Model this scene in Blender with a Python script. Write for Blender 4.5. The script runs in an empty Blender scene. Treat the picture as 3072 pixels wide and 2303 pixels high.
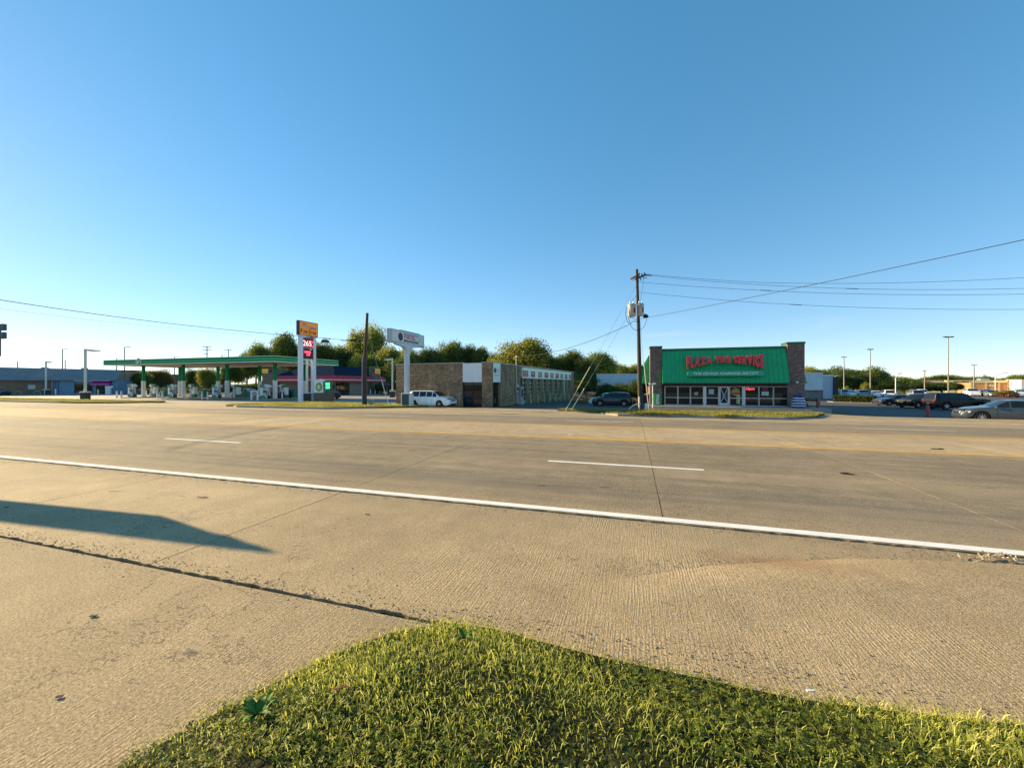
import bpy, bmesh, math, random
import numpy as np
from mathutils import Vector, Matrix
random.seed(7)
R = math.radians
SC = bpy.context.scene
COL = SC.collection

# ---------------------------------------------------------------- camera, sky, sun, exposure
F, CX, CY, CZ, YAW = 1180.0, 1536.0, 1151.5, 1.75, R(17.1)
CO, SI = math.cos(YAW), math.sin(YAW)
cam_d = bpy.data.cameras.new('camera'); cam = bpy.data.objects.new('camera', cam_d); COL.objects.link(cam)
cam.location = (0, 0, CZ); cam.rotation_euler = (R(90), 0, YAW)
cam_d.sensor_width = 36; cam_d.lens = 36 * F / 3072; cam_d.clip_start = 0.05; cam_d.clip_end = 6000
SC.camera = cam
SUN_EL, SUN_AZ = R(17.5), R(-79.5)            # azimuth clockwise from +Y
W = bpy.data.worlds.new('World'); SC.world = W; W.use_nodes = True
nt = W.node_tree; nt.nodes.clear()
out = nt.nodes.new('ShaderNodeOutputWorld'); bg = nt.nodes.new('ShaderNodeBackground')
sky = nt.nodes.new('ShaderNodeTexSky'); sky.sky_type = 'NISHITA'; sky.sun_disc = False
sky.sun_elevation = SUN_EL; sky.sun_rotation = SUN_AZ
sky.altitude = 100; sky.air_density = 0.75; sky.dust_density = 0.03; sky.ozone_density = 2.7
bg.inputs['Strength'].default_value = 0.15
# thin cirrus low over the horizon, all the way round
tc = nt.nodes.new('ShaderNodeTexCoord'); sx = nt.nodes.new('ShaderNodeSeparateXYZ')
mp = nt.nodes.new('ShaderNodeMapping'); mp.inputs['Scale'].default_value = (2.2, 2.2, 26)
mp.inputs['Location'].default_value = (3.1, 0.4, 0.0)
nz = nt.nodes.new('ShaderNodeTexNoise'); nz.inputs['Scale'].default_value = 2.0; nz.inputs['Detail'].default_value = 7
cr = nt.nodes.new('ShaderNodeValToRGB'); cr.color_ramp.elements[0].position = 0.56; cr.color_ramp.elements[1].position = 0.80
band = nt.nodes.new('ShaderNodeValToRGB'); e = band.color_ramp.elements
e[0].position = 0.06; e[0].color = (0, 0, 0, 1); e[1].position = 0.16; e[1].color = (0, 0, 0, 1)
el = band.color_ramp.elements.new(0.10); el.color = (1, 1, 1, 1)
mu = nt.nodes.new('ShaderNodeMath'); mu.operation = 'MULTIPLY'
mu2 = nt.nodes.new('ShaderNodeMath'); mu2.operation = 'MULTIPLY'; mu2.inputs[1].default_value = 0.3
mixc = nt.nodes.new('ShaderNodeMix'); mixc.data_type = 'RGBA'; mixc.inputs[7].default_value = (2.5, 2.45, 2.4, 1)
hsv = nt.nodes.new('ShaderNodeHueSaturation'); hsv.inputs['Saturation'].default_value = 1.28
L = nt.links.new
L(tc.outputs['Generated'], mp.inputs['Vector']); L(mp.outputs[0], nz.inputs['Vector']); L(nz.outputs['Fac'], cr.inputs[0])
L(tc.outputs['Generated'], sx.inputs[0]); L(sx.outputs['Z'], band.inputs[0])
L(cr.outputs[0], mu.inputs[0]); L(band.outputs[0], mu.inputs[1]); L(mu.outputs[0], mu2.inputs[0])
gam = nt.nodes.new('ShaderNodeGamma'); gam.inputs['Gamma'].default_value = 0.6      # camera-like soft shoulder for the whole sky
L(sky.outputs[0], hsv.inputs['Color']); L(hsv.outputs[0], gam.inputs['Color']); L(gam.outputs[0], mixc.inputs[6]); L(mu2.outputs[0], mixc.inputs[0])
L(mixc.outputs[2], bg.inputs['Color']); L(bg.outputs[0], out.inputs['Surface'])
sun_d = bpy.data.lights.new('sun', 'SUN'); sun_d.energy = 4.6; sun_d.angle = R(0.5); sun_d.color = (1.0, 0.77, 0.43)
sun = bpy.data.objects.new('sun', sun_d); COL.objects.link(sun)
sdir = Vector((math.sin(SUN_AZ) * math.cos(SUN_EL), math.cos(SUN_AZ) * math.cos(SUN_EL), math.sin(SUN_EL)))
sun.rotation_euler = (-sdir).to_track_quat('-Z', 'Y').to_euler(); sun.location = (-60, 20, 40)
vs = SC.view_settings
vs.view_transform = 'Standard'; vs.look = 'None'; vs.gamma = 1; vs.use_curve_mapping = False; vs.exposure = 1.36
SC.render.engine = 'CYCLES'
SC.render.resolution_x, SC.render.resolution_y = 1024, 767

# ---------------------------------------------------------------- measuring helpers (photo pixel + distance -> place)
def cw(px, Z, z=0.0):
    xc = (px - CX) / F * Z
    return Vector((CO * xc - SI * Z, SI * xc + CO * Z, z))
def xat(px, Y):
    u = (px - CX) / F
    return Y * (CO * u - SI) / (CO + SI * u)
def zc(X, Y): return -SI * X + CO * Y
def zpx(py, X, Y): return CZ - (py - CY) * zc(X, Y) / F
def gp(px, py, z=0.0):
    p = cw(px, F * (CZ - z) / (py - CY)); return (p.x, p.y)
PROF = [(-60, 0), (0, 0), (5.3, .005), (8.6, .04), (12.3, .045), (16.5, .02), (20.3, -.14), (23.9, -.245), (25.6, -.30),
        (30, -.34), (36, -.48), (42, -.5), (5000, -.5)]
def ss(a, b, x):
    t = min(1, max(0, (x - a) / (b - a))); return t * t * (3 - 2 * t)
def zg(X, Y):
    for (a, za), (b, zb) in zip(PROF, PROF[1:]):
        if Y <= b:
            z = za + (zb - za) * (Y - a) / (b - a); break
    z -= .42 * ss(35, 48, Y) * ss(-12.4, -9, X) * (1 - ss(0, 1.6, X))
    z -= .55 * ss(31, 36, Y) * ss(13.8, 18, X) + .12 * ss(40, 60, Y) * ss(16, 30, X)
    z -= .35 * ss(46, 60, Y) * ss(-12, -6, X) * (1 - ss(13.8, 19, X))
    z -= 2.6 * ss(80, 240, zc(X, Y)) * ss(10, 70, X)
    return z

# ---------------------------------------------------------------- mesh helpers
class MB:
    def __init__(s): s.v = []; s.f = []
    def add(s, vs, fs):
        n = len(s.v); s.v += [tuple(p) for p in vs]; s.f += [tuple(i + n for i in f) for f in fs]; return s
    def box(s, x0, x1, y0, y1, z0, z1):
        return s.add([(x0,y0,z0),(x1,y0,z0),(x1,y1,z0),(x0,y1,z0),(x0,y0,z1),(x1,y0,z1),(x1,y1,z1),(x0,y1,z1)],
                     [(0,3,2,1),(4,5,6,7),(0,1,5,4),(1,2,6,5),(2,3,7,6),(3,0,4,7)])
    def obox(s, c, sz, rz=0, ry=0, rx=0):
        m = Matrix.Rotation(rz, 3, 'Z') @ Matrix.Rotation(ry, 3, 'Y') @ Matrix.Rotation(rx, 3, 'X')
        c = Vector(c); h = [q / 2 for q in sz]
        vs = [c + m @ Vector((a*h[0], b*h[1], d*h[2])) for d in (-1, 1) for a, b in ((-1,-1),(1,-1),(1,1),(-1,1))]
        return s.add(vs, [(0,3,2,1),(4,5,6,7),(0,1,5,4),(1,2,6,5),(2,3,7,6),(3,0,4,7)])
    def prism(s, poly, z0, z1):
        n = len(poly)
        return s.add([(x,y,z0) for x,y in poly] + [(x,y,z1) for x,y in poly],
                     [tuple(range(n-1,-1,-1)), tuple(range(n,2*n))] + [(i,(i+1)%n,n+(i+1)%n,n+i) for i in range(n)])
    def pry(s, poly, y0, y1):          # (x,z) outline pushed along y
        n = len(poly)
        return s.add([(x,y0,z) for x,z in poly] + [(x,y1,z) for x,z in poly],
                     [tuple(range(n)), tuple(range(2*n-1,n-1,-1))] + [(i,n+i,n+(i+1)%n,(i+1)%n) for i in range(n)])
    def prx(s, poly, x0, x1):          # (y,z) outline pushed along x
        n = len(poly)
        return s.add([(x0,y,z) for y,z in poly] + [(x1,y,z) for y,z in poly],
                     [tuple(range(n-1,-1,-1)), tuple(range(n,2*n))] + [(i,(i+1)%n,n+(i+1)%n,n+i) for i in range(n)])
    def tube(s, pts, r, n=8, r1=None, cap=True):
        pts = [Vector(p) for p in pts]; m = len(pts); up = None; vs = []
        for i, p in enumerate(pts):
            t = (pts[min(i+1, m-1)] - pts[max(i-1, 0)]).normalized()
            if up is None:
                up = Vector((0,0,1)) if abs(t.z) < .9 else Vector((1,0,0))
            a = t.cross(up)
            if a.length < 1e-5: a = t.cross(Vector((0,1,0)))
            a.normalize(); b = t.cross(a).normalized(); up = -b if up.dot(-b) > 0 else b
            rr = r if r1 is None else r + (r1 - r) * i / (m - 1)
            vs += [p + (a * math.cos(2*math.pi*k/n) + b * math.sin(2*math.pi*k/n)) * rr for k in range(n)]
        fs = [(i*n+k, i*n+(k+1)%n, (i+1)*n+(k+1)%n, (i+1)*n+k) for i in range(m-1) for k in range(n)]
        if cap: fs += [tuple(range(n-1,-1,-1)), tuple(range((m-1)*n, m*n))]
        return s.add(vs, fs)
    def lathe(s, prof, n=16, o=(0,0,0), axis='z'):
        vs = []
        for r, h in prof:
            for k in range(n):
                a = 2*math.pi*k/n; x, y = r*math.cos(a), r*math.sin(a)
                vs.append((o[0]+x,o[1]+y,o[2]+h) if axis == 'z' else (o[0]+x,o[1]+h,o[2]+y) if axis == 'y' else (o[0]+h,o[1]+x,o[2]+y))
        m = len(prof)
        fs = [(i*n+k, i*n+(k+1)%n, (i+1)*n+(k+1)%n, (i+1)*n+k) for i in range(m-1) for k in range(n)]
        fs += [tuple(range(n-1,-1,-1)), tuple(range((m-1)*n, m*n))]
        return s.add(vs, fs)
    def build(s, name, mat, parent=None, loc=None, rz=0, smooth=False, bevel=0, fix=True):
        me = bpy.data.meshes.new(name); me.from_pydata(s.v, [], s.f); me.update()
        if fix:
            bm = bmesh.new(); bm.from_mesh(me); bmesh.ops.recalc_face_normals(bm, faces=bm.faces); bm.to_mesh(me); bm.free()
        return mkobj(name, me, mat, parent, loc, rz, smooth, bevel)
def mkobj(name, me, mat, parent=None, loc=None, rz=0, smooth=False, bevel=0):
    o = bpy.data.objects.new(name, me); COL.objects.link(o)
    if mat is not None: me.materials.append(mat)
    if parent is not None: o.parent = parent
    if loc is not None: o.location = loc
    if rz: o.rotation_euler[2] = rz
    if smooth:
        me.shade_smooth()
        me.set_sharp_from_angle(angle=R(40))
    if bevel:
        b = o.modifiers.new('Bevel', 'BEVEL'); b.width = bevel; b.segments = 2; b.limit_method = 'ANGLE'; b.angle_limit = R(40)
    return o
def B(*a): return MB().box(*a)
def tag(o, label, cat, group=None):
    o['label'] = label; o['category'] = cat
    if group: o['group'] = group
    return o
def thing(name, label, cat, loc=(0,0,0), rz=0, group=None):
    o = bpy.data.objects.new(name, None); COL.objects.link(o); o.empty_display_size = .3
    o.location = loc; o.rotation_euler[2] = rz
    return tag(o, label, cat, group)
def struct(o, kind='structure'): o['kind'] = kind; return o
def dup(root, loc, rz=0, label=None, group=None, scale=None):
    r = root.copy(); COL.objects.link(r); r.location = loc; r.rotation_euler = (0, 0, rz)
    if scale: r.scale = scale
    if label: r['label'] = label
    if group: r['group'] = group
    for ch in root.children:
        c = ch.copy(); COL.objects.link(c); c.parent = r
        for g in ch.children:
            d = g.copy(); COL.objects.link(d); d.parent = c
    return r
_tc = {}
def text(body, size, ext=.02, bold=0.0, sx=1.0, shear=0.0, res=3, align='CENTER', spc=1.0):
    key = (body, size, ext, bold, sx, shear, align, spc)
    if key in _tc: return _tc[key]
    cu = bpy.data.curves.new('t', 'FONT'); cu.body = body; cu.size = size; cu.extrude = ext; cu.offset = bold
    cu.align_x = align; cu.align_y = 'CENTER'; cu.shear = shear; cu.resolution_u = res; cu.space_character = spc
    o = bpy.data.objects.new('t', cu); COL.objects.link(o)
    dg = bpy.context.evaluated_depsgraph_get(); dg.update()
    me = bpy.data.meshes.new_from_object(o.evaluated_get(dg))
    bpy.data.objects.remove(o); bpy.data.curves.remove(cu)
    me.materials.clear()
    n = len(me.vertices); co = np.empty(n*3); me.vertices.foreach_get('co', co); co = co.reshape(-1, 3)
    # text plane x,y -> x,z, facing -y
    co = np.stack([co[:,0]*sx, -co[:,2], co[:,1]], 1); me.vertices.foreach_set('co', co.ravel()); me.update()
    me.name = 'lettering'; _tc[key] = me
    return me
def put_text(body, size, mat, parent, loc, rz=0, name='lettering', **k):
    me = text(body, size, **k).copy()
    return mkobj(name, me, mat, parent, loc, rz)

# ---------------------------------------------------------------- materials
_mats = {}
def new_mat(name):
    m = bpy.data.materials.new(name); m.use_nodes = True
    n = m.node_tree.nodes; b = n['Principled BSDF']
    return m, n, m.node_tree.links.new, b
def mixrgb(n, l, fac, a, b, mode='MIX'):
    x = n.new('ShaderNodeMix'); x.data_type = 'RGBA'; x.blend_type = mode
    for sock, v in ((0, fac), (6, a), (7, b)):
        if hasattr(v, 'is_linked') or hasattr(v, 'links'): l(v, x.inputs[sock])
        else: x.inputs[sock].default_value = v if sock == 0 else (*v, 1) if len(v) == 3 else v
    return x.outputs[2]
def noise(n, l, vec, scale, detail=4, rough=.55, stretch=None):
    t = n.new('ShaderNodeTexNoise'); t.inputs['Scale'].default_value = scale; t.inputs['Detail'].default_value = detail
    t.inputs['Roughness'].default_value = rough
    if stretch:
        mpn = n.new('ShaderNodeMapping'); mpn.inputs['Scale'].default_value = stretch; l(vec, mpn.inputs[0]); vec = mpn.outputs[0]
    l(vec, t.inputs['Vector']); return t.outputs['Fac']
def ramp(n, l, fac, stops):
    r = n.new('ShaderNodeValToRGB'); es = r.color_ramp.elements
    while len(es) < len(stops): es.new(.5)
    for e_, (p, c) in zip(es, stops):
        e_.position = p; e_.color = (c, c, c, 1) if isinstance(c, (int, float)) else (*c, 1)
    l(fac, r.inputs[0]); return r.outputs[0]
def bump(n, l, h, b, strength=.3, dist=.01):
    x = n.new('ShaderNodeBump'); x.inputs['Strength'].default_value = strength; x.inputs['Distance'].default_value = dist
    l(h, x.inputs['Height']); l(x.outputs[0], b.inputs['Normal'])
def M(name, col, rough=.55, metal=0, var=.10, vs=5, bmp=0, bs=60, spec=.5, emit=0, coat=0, dirt=0, world=False, matte=False):
    if name in _mats: return _mats[name]
    m, n, l, b = new_mat(name); t = n.new('ShaderNodeTexCoord')
    if world:
        g = n.new('ShaderNodeNewGeometry'); vec = g.outputs['Position']
    else: vec = t.outputs['Object']
    f = noise(n, l, vec, vs, 5)
    dk = tuple(c * (1 - var * 1.6) for c in col); lt = tuple(min(1, c * (1 + var)) for c in col)
    c = ramp(n, l, f, [(.3, dk), (.7, lt)])
    if dirt:
        g2 = noise(n, l, vec, 1.3, 6, .6, (1, 1, .35))
        c = mixrgb(n, l, ramp(n, l, g2, [(.5, 0), (.75, dirt)]), c, (.10, .085, .065))
    l(c, b.inputs['Base Color'])
    rr = ramp(n, l, f, [(.3, max(0, rough - .06)), (.7, min(1, rough + .06))]); l(rr, b.inputs['Roughness'])
    b.inputs['Metallic'].default_value = metal; b.inputs['Specular IOR Level'].default_value = spec
    if coat: b.inputs['Coat Weight'].default_value = coat; b.inputs['Coat Roughness'].default_value = .04
    if emit:
        b.inputs['Emission Color'].default_value = (*col, 1); b.inputs['Emission Strength'].default_value = emit
    if bmp: bump(n, l, noise(n, l, vec, bs, 3), b, bmp, .01)
    if matte:
        df = n.new('ShaderNodeBsdfDiffuse'); l(c, df.inputs['Color']); l(df.outputs[0], n['Material Output'].inputs['Surface'])
    _mats[name] = m; return m
def brick(name, c1, c2, mortar, bw=.21, rh=.075, ms=.012, stain=.25, varn=.5, mott=.5):
    m, n, l, b = new_mat(name); t = n.new('ShaderNodeTexCoord'); s_ = n.new('ShaderNodeSeparateXYZ'); l(t.outputs['Object'], s_.inputs[0])
    a = n.new('ShaderNodeMath'); a.operation = 'ADD'; l(s_.outputs[0], a.inputs[0]); l(s_.outputs[1], a.inputs[1])
    cb = n.new('ShaderNodeCombineXYZ'); l(a.outputs[0], cb.inputs[0]); l(s_.outputs[2], cb.inputs[1])
    bt = n.new('ShaderNodeTexBrick'); l(cb.outputs[0], bt.inputs['Vector']); bt.inputs['Scale'].default_value = 1
    bt.inputs['Brick Width'].default_value = bw; bt.inputs['Row Height'].default_value = rh; bt.inputs['Mortar Size'].default_value = ms
    bt.inputs['Color1'].default_value = (*c1, 1); bt.inputs['Color2'].default_value = (*c2, 1); bt.inputs['Mortar'].default_value = (*mortar, 1)
    bt.inputs['Bias'].default_value = varn - .5
    st = noise(n, l, t.outputs['Object'], .8, 6); f = ramp(n, l, st, [(.35, 1 - stain), (.7, 1.0)])
    c = mixrgb(n, l, 1.0, bt.outputs['Color'], f, 'MULTIPLY')
    f2 = ramp(n, l, noise(n, l, t.outputs['Object'], 9, 3), [(.3, .75), (.7, 1.2)]); c = mixrgb(n, l, 1.0, c, f2, 'MULTIPLY')
    f3 = ramp(n, l, noise(n, l, cb.outputs[0], 1.0, 4, .7, (2.4, 5.5, 1)), [(.32, 1-.9*mott), (.68, 1+1.1*mott)]); c = mixrgb(n, l, 1.0, c, f3, 'MULTIPLY')
    l(c, b.inputs['Base Color']); b.inputs['Roughness'].default_value = .88
    bump(n, l, bt.outputs['Fac'], b, -.5, .012)
    return m
def glass(name, col=(.012, .015, .018), rough=.04, spec=.5):
    if name in _mats: return _mats[name]
    m, n, l, b = new_mat(name); t = n.new('ShaderNodeTexCoord')
    f = noise(n, l, t.outputs['Object'], 1.5, 3)
    l(ramp(n, l, f, [(.3, tuple(c*.6 for c in col)), (.7, tuple(c*1.5 for c in col))]), b.inputs['Base Color'])
    b.inputs['Roughness'].default_value = rough; b.inputs['Specular IOR Level'].default_value = spec
    bump(n, l, noise(n, l, t.outputs['Object'], .9, 1), b, .02, .05)
    _mats[name] = m; return m
def paint(name, col, metal=0.0, rough=.35):
    return M(name, col, rough, metal, .012, 1, coat=.6)

def road_mat(name, lanes=True, k=.80):
    m, n, l, b = new_mat(name); g = n.new('ShaderNodeNewGeometry'); P = g.outputs['Position']
    oi = n.new('ShaderNodeObjectInfo'); sp = n.new('ShaderNodeSeparateXYZ'); l(P, sp.inputs[0])
    tan = (.470, .350, .202); grey = (.190, .162, .122)
    big = noise(n, l, P, .35, 6, .6); med = noise(n, l, P, 2.2, 5, .6); fine = noise(n, l, P, 60, 3, .7); grit = noise(n, l, P, 220, 2, .6)
    streak = noise(n, l, P, 1.0, 5, .6, (.12, 3.2, 1))
    if lanes:
        y = n.new('ShaderNodeMath'); y.operation = 'MULTIPLY_ADD'; l(med, y.inputs[0]); y.inputs[1].default_value = .7; l(sp.outputs[1], y.inputs[2])
        mr = n.new('ShaderNodeMapRange'); mr.inputs['From Min'].default_value = .35; mr.inputs['From Max'].default_value = 27.35; l(y.outputs[0], mr.inputs[0])
        Ys = [(0,0),(4.6,0),(5.4,.35),(6.2,.85),(7.0,1.0),(7.7,.75),(8.5,.55),(9.3,.85),(10.4,.72),(11.4,.9),(12.1,.45),(12.6,.1),(16,.05),(16.6,.5),(17.6,.9),(18.7,.75),
              (19.6,.95),(20.4,.6),(21.4,.9),(23,.8),(24.1,.4),(25.5,.1)]
        dirt = ramp(n, l, mr.outputs[0], [(a/27, v) for a, v in Ys])
        st = ramp(n, l, streak, [(.3, .45), (.7, 1)])
        dirt = mixrgb(n, l, 1.0, dirt, st, 'MULTIPLY')
        c = mixrgb(n, l, dirt, tan, grey)
        tone = ramp(n, l, mr.outputs[0], [(0,.92),(4.9/27,.92),(6.0/27,.92),(12/27,.95),(12.6/27,1.05),(16.2/27,1.05),(17/27,.95),(1,.95)])
        c = mixrgb(n, l, 1.0, c, tone, 'MULTIPLY')
    else: c = mixrgb(n, l, 0.0, tuple(q*k for q in tan), grey)
    c = mixrgb(n, l, 1.0, c, ramp(n, l, big, [(.3, .82), (.72, 1.12)]), 'MULTIPLY')
    c = mixrgb(n, l, 1.0, c, ramp(n, l, med, [(.3, .86), (.72, 1.10)]), 'MULTIPLY')
    c = mixrgb(n, l, 1.0, c, ramp(n, l, fine, [(.3, .50), (.5, 1.0), (.7, 1.42)]), 'MULTIPLY')
    c = mixrgb(n, l, 1.0, c, ramp(n, l, grit, [(.33, .62), (.5, 1.0), (.7, 1.3)]), 'MULTIPLY')
    c = mixrgb(n, l, 1.0, c, ramp(n, l, oi.outputs['Random'], [(0, .91), (1, 1.08)]), 'MULTIPLY')
    # dark drips and tar specks
    sp2 = ramp(n, l, noise(n, l, P, 3.1, 3, .5, (.5, 1.5, 1)), [(.70, 0), (.76, .75)])
    c = mixrgb(n, l, sp2, c, (.06, .052, .043))
    sp3 = ramp(n, l, noise(n, l, P, 14, 2, .5), [(.76, 0), (.80, .7)])
    c = mixrgb(n, l, sp3, c, (.07, .06, .05))
    # hairline cracks and rubber streaks
    cn_ = n.new('ShaderNodeMath'); cn_.operation = 'SUBTRACT'; l(noise(n, l, P, .55, 7, .62), cn_.inputs[0]); cn_.inputs[1].default_value = .5
    ca_ = n.new('ShaderNodeMath'); ca_.operation = 'ABSOLUTE'; l(cn_.outputs[0], ca_.inputs[0])
    ck = mixrgb(n, l, 1.0, ramp(n, l, ca_.outputs[0], [(0, .8), (.0035, 0)]), ramp(n, l, noise(n, l, P, .23, 2), [(.52, 0), (.6, 1)]), 'MULTIPLY')
    c = mixrgb(n, l, ck, c, (.07, .058, .045))
    rb = ramp(n, l, noise(n, l, P, 1.0, 3, .5, (.10, 5.0, 1)), [(.60, 0), (.74, .45)])
    if lanes: c = mixrgb(n, l, mixrgb(n, l, 1.0, rb, dirt, 'MULTIPLY'), c, (.075, .066, .056))
    # silt washed along the drive lip
    vd = n.new('ShaderNodeVectorMath'); vd.operation = 'SUBTRACT'; vd.inputs[1].default_value = (1.35, 4.45, 0); l(P, vd.inputs[0])
    vm = n.new('ShaderNodeVectorMath'); vm.operation = 'MULTIPLY'; vm.inputs[1].default_value = (.55, 2.3, 0); l(vd.outputs[0], vm.inputs[0])
    ln = n.new('ShaderNodeVectorMath'); ln.operation = 'LENGTH'; l(vm.outputs[0], ln.inputs[0])
    ad = n.new('ShaderNodeMath'); ad.operation = 'MULTIPLY_ADD'; ad.inputs[1].default_value = .8; l(med, ad.inputs[0]); l(ln.outputs['Value'], ad.inputs[2])
    c = mixrgb(n, l, ramp(n, l, ad.outputs[0], [(.30, .85), (1.15, 0)]), c, (.30, .19, .10))
    l(c, b.inputs['Base Color']); b.inputs['Roughness'].default_value = .9; b.inputs['Specular IOR Level'].default_value = .25
    # tining: broken grooves running across the road, uneven spacing
    wv = n.new('ShaderNodeTexWave'); wv.wave_type = 'BANDS'; wv.bands_direction = 'X'; wv.inputs['Scale'].default_value = 11.5
    wv.inputs['Distortion'].default_value = 7.0; wv.inputs['Detail'].default_value = 3; wv.inputs['Detail Scale'].default_value = 1.6
    mpw = n.new('ShaderNodeMapping'); mpw.inputs['Scale'].default_value = (1, .12, .05); l(P, mpw.inputs[0]); l(mpw.outputs[0], wv.inputs['Vector'])
    wear = ramp(n, l, noise(n, l, P, .7, 5, .6), [(.44, .02), (.66, .75)])
    hw = mixrgb(n, l, 1.0, wv.outputs['Color'], wear, 'MULTIPLY')
    scr = noise(n, l, P, 1.0, 5, .65, (75, 4.0, 1)); peb = noise(n, l, P, 95, 2, .5)
    acc = hw
    for h_, k_ in ((scr, 2.1), (peb, 1.5), (grit, .7)):
        sm = n.new('ShaderNodeMath'); sm.operation = 'MULTIPLY_ADD'; sm.inputs[1].default_value = k_; l(h_, sm.inputs[0]); l(acc, sm.inputs[2]); acc = sm.outputs[0]
    bump(n, l, acc, b, .85, .0045)
    return m
def line_mat(name, col):
    m, n, l, b = new_mat(name); g = n.new('ShaderNodeNewGeometry'); P = g.outputs['Position']
    c = ramp(n, l, noise(n, l, P, 6, 5, .6), [(.3, tuple(q*.86 for q in col)), (.7, col)])
    chips = ramp(n, l, noise(n, l, P, 85, 3, .6), [(.60, 0), (.66, 1)]); area = ramp(n, l, noise(n, l, P, .9, 4), [(.40, .25), (.65, 1)])
    c = mixrgb(n, l, mixrgb(n, l, 1.0, chips, area, 'MULTIPLY'), c, (.34, .26, .16))
    c = mixrgb(n, l, ramp(n, l, noise(n, l, P, 1.0, 4, .6, (.5, 9, 1)), [(.56, 0), (.75, .5)]), c, (.22, .19, .15))
    l(c, b.inputs['Base Color']); b.inputs['Roughness'].default_value = .85; b.inputs['Specular IOR Level'].default_value = .1
    bump(n, l, noise(n, l, P, 120, 2), b, .4, .003); return m
def asphalt_mat(name, col=(.062, .060, .058), rel=.35):
    m, n, l, b = new_mat(name); g = n.new('ShaderNodeNewGeometry'); P = g.outputs['Position']
    c = ramp(n, l, noise(n, l, P, .25, 6, .6), [(.3, tuple(q*.78 for q in col)), (.7, tuple(q*1.3 for q in col))])
    c = mixrgb(n, l, 1.0, c, ramp(n, l, noise(n, l, P, 25, 3), [(.3, .75), (.7, 1.25)]), 'MULTIPLY')
    c = mixrgb(n, l, ramp(n, l, noise(n, l, P, .9, 4, .5, (1, .3, 1)), [(.62, 0), (.8, .5)]), c, tuple(q*.5 for q in col))
    l(c, b.inputs['Base Color']); b.inputs['Roughness'].default_value = .85
    bump(n, l, noise(n, l, P, 60, 2), b, rel, .008); return m
def leaf_mat(name, dark, mid, lite, trans=.3):
    m, n, l, b = new_mat(name); at = n.new('ShaderNodeAttribute'); at.attribute_name = 'tint'
    oi = n.new('ShaderNodeObjectInfo')
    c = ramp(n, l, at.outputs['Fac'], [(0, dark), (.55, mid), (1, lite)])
    c = mixrgb(n, l, 1.0, c, ramp(n, l, oi.outputs['Random'], [(0, .78), (1, 1.2)]), 'MULTIPLY')
    l(c, b.inputs['Base Color']); b.inputs['Roughness'].default_value = .6; b.inputs['Specular IOR Level'].default_value = .3
    tr = n.new('ShaderNodeBsdfTranslucent'); l(c, tr.inputs['Color'])
    mx = n.new('ShaderNodeMixShader'); mx.inputs[0].default_value = trans
    l(b.outputs[0], mx.inputs[1]); l(tr.outputs[0], mx.inputs[2]); l(mx.outputs[0], n['Material Output'].inputs['Surface'])
    return m
def turf_mat(name, a, b_, c_):
    m, n, l, b = new_mat(name); g = n.new('ShaderNodeNewGeometry'); P = g.outputs['Position']
    c = ramp(n, l, noise(n, l, P, 1.2, 6, .65), [(.3, a), (.5, b_), (.72, c_)])
    c = mixrgb(n, l, 1.0, c, ramp(n, l, noise(n, l, P, 22, 3), [(.3, .6), (.7, 1.3)]), 'MULTIPLY')
    l(c, b.inputs['Base Color']); b.inputs['Roughness'].default_value = .95; b.inputs['Specular IOR Level'].default_value = .1
    bump(n, l, noise(n, l, P, 18, 3), b, .8, .05); return m

m_road = road_mat('road_concrete'); m_asph = asphalt_mat('lot_asphalt'); m_asph2 = asphalt_mat('station_paving', (.20, .185, .165))
m_joint = M('joint_filler', (.035, .030, .026), .95, var=.3, vs=12, world=True)
m_white_line = line_mat('road_paint_white', (.88, .86, .80))
m_yellow_line = line_mat('road_paint_yellow', (.80, .43, .05))
m_kerb = M('kerb_concrete', (.30, .26, .21), .9, var=.15, vs=3, bmp=.2, dirt=.5, world=True)
m_turf = turf_mat('turf_soil', (.060, .062, .022), (.115, .105, .035), (.20, .165, .065))
m_field = turf_mat('field', (.05, .06, .02), (.085, .085, .03), (.13, .12, .05))
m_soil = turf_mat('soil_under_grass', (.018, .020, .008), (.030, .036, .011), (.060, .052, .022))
m_grass = leaf_mat('grass_blade', (.055, .105, .013), (.42, .45, .05), (.88, .80, .26), .48)
m_grass_dry = leaf_mat('verge_grass', (.12, .135, .020), (.34, .32, .06), (.60, .52, .16), .4)
m_leaf = leaf_mat('leaf_green', (.055, .100, .018), (.165, .215, .036), (.36, .36, .07), .5)
m_leaf_y = leaf_mat('leaf_yellow_green', (.10, .13, .02), (.30, .31, .045), (.55, .48, .09), .5)
m_leaf_a = leaf_mat('leaf_autumn', (.10, .075, .018), (.24, .165, .030), (.38, .26, .05), .36)
m_leaf_d = leaf_mat('leaf_dark', (.030, .060, .016), (.085, .130, .027), (.20, .225, .045), .42)
m_bark = M('bark', (.075, .058, .043), .95, var=.3, vs=8, bmp=.5, bs=18)
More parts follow.
